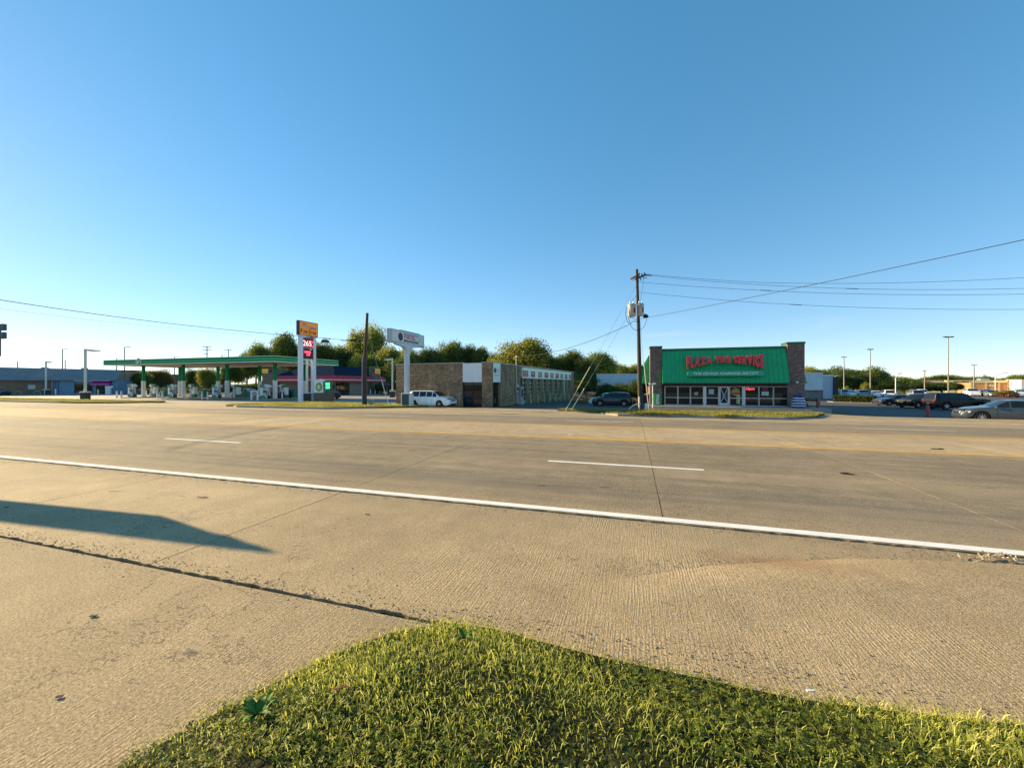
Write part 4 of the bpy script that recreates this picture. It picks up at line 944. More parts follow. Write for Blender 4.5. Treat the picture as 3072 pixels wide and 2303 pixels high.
B(0,4.2,0,20,-1,5.0).build('wall', M('annex_white', (.55,.57,.66), .6), wb2); B(4.21,4.9,-.3,12,-1,4.8).build('dark_gap', m_black, wb2); B(.1,1.3,-.3,-.001,-1,3.2).build('door', M('annex_door', (.36,.42,.47), .6), wb2); B(-.1,4.3,-.2,.2,5.001,5.25).build('coping', m_white, wb2)  # black block stands in for the shaded gap beside the annex

# ---------------- far left: brown and blue shop row, arched store
A0 = cw(-60, 79.0, -.5); A1 = cw(352, 87.0, -.5); dv = (A1 - A0); LB = dv.length; rzb = math.atan2(dv.y, dv.x)
lb = thing('shop_row', 'long brown and blue shop row under a blue-grey ribbed mansard', 'building', A0, rzb)
Lt = lambda px: ray_t(px, (A0.x, A0.y), (dv.x/LB, dv.y/LB))
m_brw = M('brown_block', (.20,.145,.095), .9, var=.15, vs=1, bmp=.2); m_blw = brick('painted_blue_block', (.20,.33,.46), (.18,.30,.42), (.15,.26,.37), bw=.4, rh=.2, ms=.008, stain=.12, mott=.10)
m_rib = M('ribbed_metal_blue', (.225,.235,.245), .5, .1, .10, .8)
xb_ = Lt(155); B(0, xb_, 0, 25, -.2, 3.0).build('wall', m_brw, lb); B(xb_, LB, -.05, 25, -.2, 2.95).build('wall', m_blw, lb)
# ribbed roof with scalloped edge
m = MB(); n = 260; vs = []; fs = []
for i in range(n + 1):
    x = LB * i / n; w_ = .07 * (i % 2); k = x / LB; top_ = 5.75 - .35*k
    vs += [(x, -.75 - w_, 2.98), (x, 2.1 - w_*.4, top_), (x, 2.6, top_)]
for i in range(n): fs += [(3*i, 3*i+3, 3*i+4, 3*i+1), (3*i+1, 3*i+4, 3*i+5, 3*i+2)]
m.add(vs, fs); m.build('mansard_roof', m_rib, lb, fix=False)
B(0, LB, -.7, 0, 2.96, 3.02).build('soffit', m_dark, lb); B(0, LB, 2.3, 24, 5.25, 5.38).build('roof_deck', m_black, lb)
wx0, wx1 = Lt(226.5), Lt(276); wn = B(wx0, wx1, -.1, -.051, .35, 2.45).build('window', m_pane, lb); B(wx0-.12, wx0, -.14, -.051, .25, 2.55).build('window_frame', m_black, wn); B(wx1, wx1+.12, -.14, -.051, .25, 2.55).build('window_frame', m_black, wn); B((wx0+wx1)/2-.06, (wx0+wx1)/2+.06, -.14, -.101, .35, 2.45).build('window_frame', m_black, wn)
dx0, dx1 = Lt(289), Lt(317); B(dx0, dx1, -.1, -.051, 0, 2.15).build('door', m_pane, lb)
a0, a1 = Lt(281), Lt(336); aw = MB().prx([(-1.1,1.95),(-1.15,2.35),(-.1,2.9),(-.051,2.9),(-.051,1.95)], a0, a1).build('awning', M('awning_magenta', (.40,.02,.22), .5), lb)
put_text('Expressions', .62, M('awning_print', (.60,.35,.50), .6), aw, ((a0+a1)/2, -1.16, 2.2), ext=.004, shear=.2)
ws = Lt(95.5); B(ws-.55, ws+.55, -.05, -.001, 1.15, 2.05).build('wall_notice', M('notice_pale', (.45,.52,.47), .6), lb)
for px_, w2, h2 in ((103,.45,.2),(109,.5,.12),(229,.7,.15)): x_ = Lt(px_); B(x_-w2/2, x_+w2/2, 2.3, 3.4, 5.3, 5.65+h2).build('roof_vent', m_galv, lb)
for px_ in (157.5, 160.5, 168, 176): x_ = Lt(px_); MB().tube([(x_,-.12,.1),(x_,-.12,2.9)], .05, 6).build('downpipe', m_galv if px_ < 158 else M('pipe_blue', (.05,.09,.16)), lb)
struct(B(-.5, LB+1, -2.2, -.06, -.3, .06).build('shop_row_walk', m_conc, None, A0, rzb))
for k, (px_, h2, lbl) in enumerate(((147.5,1.05,'white bollard left of the white downpipe on the shop row'),(178.5,1.1,'white bollard before the blue wall of the shop row'),(262,1.0,'pale bollard before the big window of the blue shop'),(304,.95,'white bollard before the door of the blue shop'))):
    x_ = Lt(px_); q = A0 + Vector((dv.x/LB*x_ + dv.y/LB*1.2, dv.y/LB*x_ - dv.x/LB*1.2, .06)); tag(MB().lathe([(.11,0),(.11,h2),(.06,h2+.06),(.01,h2+.07)],10).build('bollard', m_white, None, q, smooth=True), lbl, 'bollard', 'bollards along the shop row')
x_ = Lt(334); q = A0 + Vector((dv.x/LB*x_ + dv.y/LB*.9, dv.y/LB*x_ - dv.x/LB*.9, .06)); ice = thing('white_cabinet', 'tall white cabinet right of the magenta awning', 'cabinet', q, rzb); B(-.5,.3,-.3,.3,0,1.3).build('body', m_white, ice); B(-.5,.6,-.34,.34,1.301,1.75).build('top_sign', m_white_m, ice)
for k, px_ in enumerate((72.5, 128.5)):
    x_ = Lt(px_); q = A0 + Vector((dv.x/LB*x_ + dv.y/LB*1.6, dv.y/LB*x_ - dv.x/LB*1.6, .06)); pts = [(.52*math.cos(a), 0, .25 + .52*math.sin(a)) for a in np.linspace(0, math.pi, 9)]
    tag(MB().tube([(.52,0,0)] + pts + [(-.52,0,0)], .05, 7).build('hoop_guard', m_galv, None, q, rzb, smooth=True), ('left' if k == 0 else 'right') + ' grey steel hoop guard before the brown wall at far left', 'guard', 'hoop guards along the brown wall')
ar = thing('arched_store', 'big tan store with an arched parapet and red letters far behind the pumps', 'building', cw(340, 165, -.5), R(17.1))
m_arw = M('store_tan_grey', (.20,.19,.175), .9, var=.1, vs=.4); m_ark = M('store_tan_dark', (.145,.125,.11), .9, var=.1, vs=.4)
arch = [(0,0),(16,0),(16,6.7)] + [(2.6+5.2-5.2*math.cos(a)*-1 if False else 7.9+5.4*math.cos(a), 6.7+1.35*math.sin(a)) for a in np.linspace(0, math.pi, 15)] + [(0,6.7)]
MB().pry(arch, 0, 6).build('wall', m_arw, ar); B(16.01,27,1,30,0,6.3).build('wall', m_ark, ar); B(-2.6,-.01,1,30,0,6.2).build('wall', m_ark, ar)
ap = [(2.3,0),(13.5,0),(13.5,2.4)] + [(7.9+5.6*math.cos(a), 2.4+1.3*math.sin(a)) for a in np.linspace(.1, math.pi-.1, 11)] + [(2.3,2.4)]
MB().pry(ap, -.1, -.01).build('entrance', m_dark, ar)
put_text('Ura', 2.0, M('store_red', (.34,.03,.03), .6), ar, (8.2, -.05, 4.7), ext=.05, bold=.04)
# ---------------- far right: sunlit stores, fronts turned towards the road and the low sun
FA = R(17.1 - 38)
def facade(pxL, Z, zb_, name, label):
    p = cw(pxL, Z, zb_); d_ = (math.cos(FA), math.sin(FA))
    return thing(name, label, 'building', p, FA), (lambda px: ray_t(px, (p.x, p.y), d_))
m_crm = M('cream_render', (.62,.54,.30), .85, var=.05, vs=.2)
rs, T_ = facade(2756, 260, -3.8, 'cream_store', 'long cream store block in full sun beyond the car park')
B(0,T_(2838),0,40,0,7.6).build('wall', m_crm, rs); B(T_(2838),T_(2990),-1,40,0,7.9).build('wall', m_crm, rs); B(T_(2762),T_(2834),5,20,7.61,8.6).build('roof_storey', M('roof_dark_brown', (.07,.055,.045), .9), rs)
B(T_(2758),T_(2790),-.3,-.01,6.6,7.3).build('sign_strip', M('sign_dark_brown', (.10,.06,.03), .6), rs)
x0_, x1_ = T_(2862), T_(2908)
for k, ch in enumerate('HALLMARK'): put_text(ch, 1.35, M('sign_dark_brown', (.10,.06,.03), .6), rs, (x0_ + (x1_-x0_)*k/7, -1.06, 6.9), ext=.05, name='letter', bold=.03)
B(T_(2945),T_(2972),2,10,7.91,9.0).build('rooftop_unit', m_galv, rs)
m_obr = brick('orange_brick', (.56,.26,.09), (.46,.20,.07), (.50,.28,.13), bw=.6, rh=.3, ms=.03, stain=.1, mott=.1); m_bpo = M('band_pale_orange', (.66,.42,.19), .8); m_crn = M('cornice_cream', (.74,.64,.42), .8)
ob, T_ = facade(2911, 205, -3.35, 'orange_store', 'orange brick store with pale bands and entrance tower in full sun'); e1 = T_(3021)
B(0,e1,0,25,0,5.7).build('wall', m_obr, ob)
for k in range(4): B(0.02,e1-.02,-.12,-.002,1.5+k*1.0,1.8+k*1.0).build('band', m_bpo, ob)
for px_ in (2911.5, 2955, 2994): x = T_(px_); B(x,x+.7,-.25,-.125,0,5.7).build('pilaster', m_bpo, ob)
B(-.2,e1,-.4,.6,5.701,6.05).build('cornice', m_crn, ob)
for px_ in (2924,2941,2959,2976): x = T_(px_); B(x,x+.8,-.05,-.002,.75,1.4).build('window', m_dark, ob)
put_text('ulta', 1.3, M('sign_white_letters', (.84,.78,.72), .5), ob, (T_(2974),-.2,4.45), ext=.05, bold=.03)
t0, t1 = T_(3022), T_(3063); tw_ = B(t0,t1,-.8,20,0,7.0).build('tower', m_obr, ob); a0, a1 = T_(3026), T_(3052)
B(a0,a1,-1.1,-.81,3.0,6.5).build('sign_panel', M('sign_panel_pale', (.72,.64,.44), .8), tw_); B(t0-.2,t1+.2,-1.2,.5,7.001,7.4).build('cornice', m_crn, tw_)
MB().lathe([(.01,0),(1,0),(1,.05),(.01,.05)], 24, (0,0,0),'y').build('sign_oval', m_white, tw_, ((a0+a1)/2,-1.17,5.6)).scale = ((a1-a0)*.4,1,.55)
B(a0-.6,a1+.6,-2.2,-1.101,2.6,2.85).build('canopy', m_black, tw_); B((a0*.65+a1*.35),(a0*.2+a1*.8),-.9,-.801,0,2.5).build('door', m_white, tw_)
rw, T_ = facade(3064, 185, -3.1, 'pale_store', 'pale store front at the far right edge beyond the cars'); B(0,24,0,20,0,6.9).build('wall', M('pale_render', (.60,.60,.55), .8, vs=.3), rw); B(.8,1.4,-.1,-.01,0,5).build('pilaster', m_tanwall, rw); B(2.5,6,-.1,-.01,0,3).build('shop_front', m_pane, rw)
# ================================================================ fuel station
m_cgreen = M('canopy_green', (.005,.26,.10), .6, spec=.2); m_clite = M('canopy_light_green', (.11,.58,.13), .6, spec=.2); m_cwhite = M('canopy_white', (.82,.83,.80), .45)
m_pgreen = M('pump_green', (.008,.20,.10), .4); m_plime = M('pump_lime', (.16,.34,.05), .4); m_pgrey = M('pump_grey', (.60,.60,.57), .5, var=.2, vs=8)
m_hel_d = M('emblem_green', (.02,.16,.04), .45); m_hel_y = M('emblem_yellow', (.55,.60,.10), .45); m_hel_l = M('emblem_lime', (.22,.42,.06), .45); m_hel_w = M('emblem_white', (.74,.76,.62), .45)
def helios(parent, c, r, ry=0, face='y', back=True):
    """petalled sun emblem: scalloped layers, dark to light"""
    for k, (rr, mt_) in enumerate(((1.0, m_hel_d), (.80, m_hel_l), (.60, m_hel_y), (.38, m_hel_w))):
        n = 36; pts = []
        for i in range(n):
            a = 2*math.pi*i/n; q = r*rr*(1 + .09*math.cos(a*18)); pts.append((q*math.cos(a)*.92, q*math.sin(a)))
        m = MB(); t0, t1 = .012*k, .012*k + .013
        if face == 'y': m.pry([(c[0]+x, c[2]+z) for x, z in pts], c[1]-t1, c[1]-t0)
        else: m.prx([(c[1]+x, c[2]+z) for x, z in pts], c[0]+t0, c[0]+t1)
        m.build('emblem_petal', mt_, parent)
CX0, CX1, CY0, CY1, CZb, CZt = -81.7, -46.2, 41.3, 53.3, 4.74, 5.58
cn = thing('fuel_canopy', 'long flat green and white fuel station canopy on eight columns', 'canopy', (CX1, CY0, -.5))
LC, DC = CX1-CX0, CY1-CY0; b_ = CZb+.5; t_ = CZt+.5
B(-LC+.05,-.05,.05,DC-.05,b_+.05,t_-.1).build('deck', M('soffit_tan', (.52,.46,.37), .7), cn)
for nm, q in (('front', (-LC,0,-.0,.0)),):
    pass
def fascia(p0, p1, nrm):
    """one side of the canopy: white lip, green band, light stripe, green band, white lip"""
    for z0, z1, mt_, o_ in ((b_, b_+.10, m_cwhite, .05), (b_+.10, b_+.34, m_cgreen, .02), (b_+.34, b_+.46, m_clite, .035), (b_+.46, t_-.06, m_cgreen, .02), (t_-.06, t_, m_cwhite, .04)):
        x0, x1 = sorted((p0[0], p1[0])); y0, y1 = sorted((p0[1], p1[1]))
        if nrm == 'y-': y0 -= o_; y1 += .049
        if nrm == 'y+': y1 += o_; y0 -= .049
        if nrm == 'x+': x1 += o_; x0 -= .049; y0 += .05; y1 -= .05
        if nrm == 'x-': x0 -= o_; x1 += .049; y0 += .05; y1 -= .05
        B(x0, x1, y0, y1, z0+.001, z1-.001).build('fascia_band', mt_, cn)
fascia((-LC,0),(0,0),'y-'); fascia((-LC,DC),(0,DC),'y+'); fascia((0,0),(0,DC),'x+'); fascia((-LC,0),(-LC,DC),'x-')
hx = xat(415, 41.2) - CX1; MB().lathe([(.01,0),(.62,0),(.62,.03),(.01,.03)], 24, (hx,-.09,b_+.40),'y').build('emblem_disc', m_cwhite, cn); helios(cn, (hx,-.095,b_+.40), .5)
hy = ray_t(931, (CX1, CY0), (0, 1)); MB().lathe([(.01,0),(.62,0),(.62,.03),(.01,.03)], 24, (.07,hy,b_+.40),'x').build('emblem_disc', m_cwhite, cn); helios(cn, (.10,hy,b_+.40), .5, face='x')
COLX = [-77.8,-68.5,-59.1,-49.7]; isl_n = ['leftmost', 'second', 'third', 'rightmost']
for x in COLX:
    for y in (44.5, 50.0):
        q = B(x-CX1-.17, x-CX1+.17, y-CY0-.17, y-CY0+.17, 2.75, b_+.049).build('column', m_cgreen, cn); B(x-CX1-.22, x-CX1+.22, y-CY0-.22, y-CY0+.22, 0, 2.749).build('column_cover', m_cwhite, q, bevel=.03)
for i in range(7):
    for y in (3.2, 8.8): B(-LC+3+i*4.9-.3, -LC+3.6+i*4.9-.3, y-.3, y+.3, b_+.0, b_+.049).build('downlight', M('lamp_lens', (.6,.58,.5), .3), cn)
def make_pump():
    t = thing('fuel_pump', '', 'fuel pump', (0,0,0), group='fuel pumps under the canopy')
    B(-.62,.62,-.28,.28,.15,.62).build('base_skirt', m_pgreen, t, bevel=.02)
    m = MB().pry([(.08,.62),(.62,.16),(.62,.62)], -.292, .292); m.build('skirt_swoosh', m_pgrey, t)
    B(-.60,-.24,-.26,.26,.621,1.75).build('body', m_white, t, bevel=.02); B(-.239,.52,-.24,.24,.621,1.42).build('console', m_pgrey, t, bevel=.02)
    B(-.16,.30,-.262,-.241,1.02,1.32).build('screen', m_black, t); B(-.18,.12,-.258,-.241,.72,.92).build('keypad', m_galv, t)
    B(.36,.50,-.262,-.241,.75,1.3).build('nozzle_boot', m_black, t); MB().tube([(.56,-.1,1.35),(.70,-.15,.9),(.66,-.12,.5),(.58,-.1,.95)], .022, 6).build('hose', m_black, t)
    B(.24,.52,-.2,.2,1.421,1.9).build('valance_post', m_pgrey, t)
    B(-.70,-.12,-.32,.32,1.76,2.12).build('header', m_pgreen, t, bevel=.04); B(-.119,.16,-.31,.31,1.78,2.16).build('header_lime', m_plime, t, bevel=.03)
    arc = [(.161,1.80)] + [(.161+.62*math.sin(a), 1.80+.40*math.cos(a)) for a in np.linspace(0, math.pi/2, 8)]
    MB().pry(arc, -.30, .30).build('header_arch', m_cwhite, t); helios(t, (.36,-.302,1.95), .09)
    return t
pump = make_pump(); first = True
for i, x in enumerate(COLX):
    il = struct(MB().prism([(x-.75,41.9),(x+.75,41.9),(x+.75,52.6),(x-.75,52.6)], -.6, -.34).build('pump_island', M('island_concrete', (.42,.37,.29), .85), None))
    for j, y in enumerate((42.95, 46.0)):
        lb_ = f'white and green fuel pump at the {"road" if j == 0 else "rear"} end of the {isl_n[i]} island'
        if first: pump.location = (x, y, -.49); pump['label'] = lb_; first = False
        else: dup(pump, (x, y, -.49), math.pi if j else 0, lb_)
    bl_g = 'white bollards guarding the pump islands'
    for j, (dx_, y) in enumerate(((-.55,41.25),(.55,41.25),(-.55,45.2),(.55,45.2))):
        m = MB().lathe([(.11,0),(.11,1.05),(.07,1.12),(.01,1.14)], 12)
        bo = thing('bollard', f'{"left" if j % 2 == 0 else "right"} white bollard of the {"road-end" if j < 2 else "middle"} pair on the {isl_n[i]} pump island', 'bollard', (x+dx_, y, -.5), group=bl_g)
        m.build('post', m_white, bo, smooth=True); MB().lathe([(.118,.86),(.118,.98)], 12).build('band', M('bollard_band', (.50,.40,.22), .7), bo)
    bn_ = thing('waste_bin', f'dark green squat bin with pale side at the rear of the {isl_n[i]} pump island', 'bin', (x+.05, 47.4, -.5), group='green bins on the pump islands')
    MB().pry([(-.55,.15),(.62,.15),(.62,1.12),(-.1,1.12),(-.55,.7)], -.3, .3).build('bin_body', m_pgreen, bn_); MB().pry([(-.68,.15),(-.551,.15),(-.551,.7),(-.101,1.121),(-.25,1.13),(-.68,.74)], -.29, .29).build('side', m_cwhite, bn_)
# tall roadside sign with price board, face along the road
fs = thing('pylon_sign', 'tall amber FIVESTAR sign on two white posts above a red price board', 'sign', (-40.0, 39.5, -.5)); m_amber = M('sign_amber_face', (.80,.27,.02), .5, var=.05, emit=.10)
m_mahog = M('sign_mahogany', (.075,.010,.016), .5); m_pink = M('sign_pink', (.62,.28,.20), .5, emit=.05)
m_postw = M('post_bluewhite', (.80,.82,.85), .5)
for y in (0, 2.1): B(-.24,.24,y-.2,y+.2,-.1,8.4 if y == 0 else 8.4).build('post', m_postw, fs, bevel=.02)
cb_ = B(-.42,.0,-.25,2.85,8.41,10.25).build('cabinet', m_mahog, fs); B(.001,.012,-.14,2.74,8.5,10.16).build('face', m_amber, cb_)
ty = lambda s_, sz, mt_, y, z, **k: put_text(s_, sz, mt_, cb_, (.02, y, z), R(90), ext=.006, **k)
ty('F', .78, m_dkred, .12, 8.92, bold=.02); ty('IVE', .52, m_dkred, .78, 8.86, bold=.018, sx=.92); ty('S', .78, m_dkred, 1.42, 8.92, bold=.02); ty('TAR', .52, m_dkred, 2.1, 8.86, bold=.018, sx=.92)
MB().prx([(.25,9.50),(1.25,9.38),(2.55,9.30),(2.55,9.62),(1.25,9.66),(.9,9.82),(.25,9.80)], .013, .02).build('pink_banner', m_pink, cb_); put_text('food', .34, m_dkred, cb_, (.025, .55, 9.92), R(90), ext=.004, shear=.2)
B(.022,.026,1.35,2.5,9.36,9.58).build('banner_print', M('banner_print', (.50,.22,.16), .5), cb_)
m_led = M('price_digit_red', (1.0,.42,.42), emit=1.0); m_ledr = M('message_red', (1.0,.05,.09), emit=1.6); m_bd = M('price_board_red', (.16,.008,.018), .4); m_bd2 = M('price_board_pink', (.34,.10,.13), .4)
pb = B(-.2,.12,.201,1.899,6.78,8.25).build('price_board', m_bd, fs); B(.121,.13,.25,1.85,8.0,8.2).build('grade_strip', m_bd2, pb)
for k, ch in enumerate('265'): put_text(ch, .98, m_led, pb, (.135, .48+k*.47, 7.4), R(90), ext=.006, name='digit')
put_text('9', .42, m_ledr, pb, (.135, 1.74, 7.62), R(90), ext=.006, name='digit'); put_text('10', .3, m_ledr, pb, (.135, 1.72, 7.1), R(90), ext=.006, name='digit'); B(.121,.13,.25,1.85,6.82,6.92).build('frame_strip', m_galv, pb)
mb_ = B(-.2,.12,.201,1.899,5.5,6.75).build('message_board', m_black, fs); put_text('DIESEL', .30, m_ledr, mb_, (.13, 1.02, 6.32), R(90), ext=.006, sx=1.2, bold=.012); put_text('3.99', .30, m_ledr, mb_, (.13, 1.1, 5.98), R(90), ext=.006, sx=1.1, bold=.012)
B(-.05,.05,.201,1.899,5.3,5.42).build('cross_bar', m_postw, fs)
# low emblem sign on a brown block base
mo = thing('monument_sign', 'low white emblem sign with green price board on a brown base', 'sign', (-36.1, 39.2, zg(-36,39)-.05))
B(-1.3,1.3,-.3,.3,0,1.2).build('base', M('base_brown', (.15,.115,.085), .9, var=.15, vs=3), mo)
wp_ = [(-1.25,1.22),(.05,1.22),(.05,2.62)] + [(-.6+.65*math.cos(a), 2.62+.26*math.sin(a)) for a in np.linspace(.1, math.pi-.1, 9)] + [(-1.25,2.62)]
MB().pry(wp_, -.2, .2).build('emblem_panel', m_white, mo); helios(mo, (-.58,-.202,1.92), .52)
gb = B(.06,1.12,-.18,.18,1.22,2.62).build('price_board', M('board_green', (.010,.10,.07), .4), mo); m_ledg = M('price_digit_green', (.05,1.0,.22), emit=1.6); m_brd = M('board_print', (.30,.48,.40), .5)
for k, (s_, z) in enumerate((('265', 2.28), ('339', 1.86))): put_text(s_, .40, m_ledg, gb, (.72, -.185, z), ext=.006, bold=.012, sx=1.05, name='digits')
for z in (2.3, 1.9, 1.55, 1.38): B(.12,.36,-.19,-.181,z,z+.06).build('grade_print', m_brd, gb)
# station lamp posts: block base, square post, flat arm
def lamp(px, Z, h, arm, label, zb_=None, base_h=1.0, mat=m_cream):
    p = cw(px, Z); z0 = zg(p.x, p.y) if zb_ is None else zb_
    t = thing('lamp_post', label, 'street lamp', (p.x, p.y, z0), group='lamp posts'); rz = YAW; t.rotation_euler[2] = rz
    B(-.36,.36,-.36,.36,-.1,base_h).build('base', M('lamp_base_dark', (.055,.06,.055), .8, var=.2), t, bevel=.03); B(-.42,.42,-.42,.42,base_h+.001,base_h+.14).build('base_cap', m_cream, t, bevel=.03)
    B(-.11,.11,-.11,.11,base_h+.14,h).build('post', mat, t, bevel=.02)
    s = 1 if arm > 0 else -1
    MB().pry([(s*.1,h-.22),(s*.1,h-.02),(s*.7,h-.06),(s*abs(arm),h-.22),(s*abs(arm),h-.34),(s*abs(arm)*.5,h-.38)], -.2, .2).build('lamp_head', mat, t, bevel=.02)
    return t
lamp(138,82,7.0,1.3,'cream lamp post on a dark block before the brown wall at far left')
lamp(256,53,6.9,1.9,'tall cream lamp post on a dark block left of the fuel canopy')
lamp(921,51,6.9,.55,'cream lamp post standing between the posts of the amber sign')
lamp(1177,66,6.55,-1.4,'cream lamp post at the left corner of the brick garage')
# car-park light poles
m_poleb = M('pole_brown', (.10,.075,.05), .6); m_polet = M('pole_tan', (.34,.28,.20), .6)
def flood(px, Z, py_head, label, twin=True, mat=None, hw=.9):
    p = cw(px, Z); z0 = zg(p.x, p.y); h = zpx(py_head, p.x, p.y) - z0
    t = thing('light_pole', label, 'light pole', (p.x, p.y, z0), YAW, 'car-park light poles'); r_ = max(.055, Z*.0009)
    MB().tube([(0,0,0),(0,0,h)], r_*1.5, 8, r_).build('pole', mat or m_polet, t, smooth=True)
    B(-.25,.25,-.25,.25,-.1,.6).build('base', m_conc, t)
    for s in ((-1, 1) if twin else (1,)):
        MB().obox((s*hw*.62, 0, h+.02), (hw*.85, .35, .16), 0, -s*.05).build('lamp_head', m_black if mat is None else mat, t, bevel=.03)
    MB().obox((0,0,h), (hw*.5,.06,.06)).build('cross_arm', m_black, t)
for px, Z, py, lb_, tw2, hw in ((2532,104,1071,'light pole behind the hedge, left of the taller one',True,.62),(2611,78,1048,'tall twin-headed light pole beside the hedge end',True,.5),(2845,60,1011,'tallest light pole, rising behind the black truck',True,.68),
    (2922,120,1095,'thin twin light pole before the orange store',True,.8),(2774,130,1112,'thin light pole left of the tallest pole',True,.6)):
    flood(px, Z, py, lb_, tw2, None, hw)
for px, Z, py, lb_, tw2, hw in ((53,170,1085,'thin twin light pole above the brown roof at far left',True,1.6),(187,150,1047,'tallest light pole above the blue shop roof',False,1.8),(195.5,190,1081,'lower twin light pole just right of the tallest above the blue shop',True,2.2),
    (350,190,1076,'twin light pole over the left end of the canopy',True,2.2),(374,130,1041,'tall single-headed light pole rising past the canopy left end',False,1.8),(524,190,1070,'twin light pole above the middle of the canopy',True,2.2),(666,200,1065,'lamp head peeping over the canopy right of middle',False,1.6)):
    flood(px, Z, py, lb_, tw2, m_poleb, hw)
def arm_lamp(px, Z, py, dx_, lb_):
    p = cw(px, Z); z0 = zg(p.x, p.y); h = zpx(py, p.x, p.y) - z0; k = Z/F
    t = thing('street_lamp', lb_, 'street lamp', (p.x, p.y, z0), YAW, 'white street lamps'); MB().tube([(0,0,0),(0,0,h)], .09, 8, .07).build('pole', m_white, t, smooth=True)
    MB().tube([(0,0,h-.1),(dx_*k*.6,0,h+.55),(dx_*k,0,h+.8)], .05, 6).build('arm', m_white, t, smooth=True); MB().obox((dx_*k+.2,0,h+.8),(.7,.2,.12),0,-.15).build('lamp_head', m_galv, t, bevel=.03)
for a in ((2494,90,1137,17,'white street lamp with arm beside the white annex'),(2687,75,1133,9,'short white street lamp rising behind the blue sedan'),(2986,100,1127,30,'white street lamp with long arm before the orange store')): arm_lamp(*a)
p = cw(2647, 160); tag(MB().tube([(0,0,-3),(0,0,zpx(1105,p.x,p.y)-zg(p.x,p.y))], .11, 8).build('bare_pole', m_polet, None, (p.x,p.y,zg(p.x,p.y)), smooth=True), 'thin bare pole among the trees beyond the car park', 'pole')
for px, Z, h_, lb_, ln_ in ((2456,36,1.12,'red bollard right of the tire shop bench',0),(2785,33,1.0,'leaning red bollard before the black truck',.05)):
    p = cw(px, Z); tag(MB().tube([(0,0,-.1),(ln_*-1.2,0,h_)], .12, 12).build('bollard', M('bollard_red', (.52,.085,.06), .55, var=.12), None, (p.x,p.y,zg(p.x,p.y)), smooth=True), lb_, 'bollard', 'red bollards')
# ---------------- utility pole with crossarm, transformers and wires
m_polew = M('pole_wood', (.070,.054,.041), .95, var=.3, vs=6, bmp=.5, bs=14); m_wire = M('wire_black', (.02,.02,.022), .6); m_tank = M('transformer_grey', (.50,.46,.38), .55, var=.15, vs=3, dirt=.4); m_arm = M('crossarm_wood', (.32,.26,.19), .9, var=.2)
UPx = cw(1922, 30.5); UZ = zg(UPx.x, UPx.y)+.13; up = thing('utility_pole', 'leaning wooden utility pole with crossarm, transformers and floodlight', 'utility pole', (UPx.x, UPx.y, UZ), YAW)
kz = 30.5/F; ux_ = lambda px: (px-1922)*kz; uz_ = lambda py: CZ-(py-CY)*kz-UZ
poleline = [(0,0,-.3),(ux_(1919.5),0,uz_(1150)),(ux_(1916),0,uz_(1000)),(ux_(1910.5),0,uz_(808))]
MB().tube([(p0 if isinstance(p0, tuple) else p0) for p0 in poleline], .205, 14, .095).build('pole', m_polew, up, smooth=True)
MB().obox((ux_(1904), -.16, uz_(830)), (1.9,.11,.15), R(52), -.42).build('crossarm', m_arm, up); MB().obox((ux_(1924), .2, uz_(829)), (1.5,.11,.14), R(40), -.42).build('crossarm', m_polew, up)
MB().obox((ux_(1902), -.05, uz_(836)), (.5,.04,.05), .3, -.8).build('brace', m_arm, up)
amx = Matrix.Rotation(R(40),3,'Z') @ Matrix.Rotation(-.42,3,'Y'); ac = Vector((ux_(1924), .2, uz_(829)))
for k, (off, dn) in enumerate(((-.62,0),(-.2,0),(.25,0),(.64,0),(-.45,1),(-.05,1),(.42,1))):
    b0_ = ac + amx @ Vector((off, 0, .07 if not dn else -.25))
    MB().lathe([(.015,-.02),(.055,.02),(.03,.06),(.06,.09),(.03,.13),(.01,.18)], 10, b0_).build('insulator', M('porcelain_dark', (.045,.035,.035), .3), up, smooth=True)
for px, py, x2, y2 in ((1934,824,1957,827),(1936,822,1953,822.5)): MB().tube([(ux_(px),.1,uz_(py)),(ux_(x2),.1,uz_(y2))], .03, 8).build('strain_insulator', M('porcelain_dark', (.045,.035,.035), .3), up)
for px0, px1, py0, py1, dep in ((1881,1904,915,951,-.25),(1909,1927,914,950,-.32)):
    c_ = ux_((px0+px1)/2); r_ = (px1-px0)/2*kz; z0, z1 = uz_(py1), uz_(py0)
    tk = MB().lathe([(.01,z0),(r_*.92,z0),(r_*.95,z0+.06),(r_,z0+.08),(r_,z1-.1),(r_*1.06,z1-.09),(r_*1.06,z1-.03),(r_*.7,z1+.04),(.01,z1+.06)], 20, (c_,dep,0)).build('transformer', m_tank, up, smooth=True)
    for s in (-.3,.25): MB().lathe([(.03,0),(.05,.04),(.035,.07),(.05,.11),(.02,.2)], 8, (c_+s*r_*1.6,dep,z1+.02)).build('bushing', M('porcelain_pale', (.5,.48,.42), .3), tk, smooth=True)
    B(c_-.08,c_+.08,dep+r_*.8,-.02,z0+.3,z1-.2).build('hanger', m_galv, tk)
    B(c_+r_*.2,c_+r_*.65,dep-r_*.99,dep-r_*.6,z0+.25,z0+.62).build('rust_patch', M('rust', (.13,.055,.03), .9), tk)
MB().lathe([(.02,.16),(.12,.15),(.19,.05),(.21,-.04),(.15,-.1),(.02,-.11)], 16, (ux_(1936),-.1,uz_(950))).build('floodlight', m_black, up, smooth=True); MB().tube([(ux_(1918),-.05,uz_(944)),(ux_(1928),-.08,uz_(942)),(ux_(1938),-.1,uz_(944))], .03, 8).build('lamp_arm', m_galv, up)
def arc(pts, r, nm='cable'): MB().tube(pts, r, 6).build(nm, m_wire, up, smooth=True)
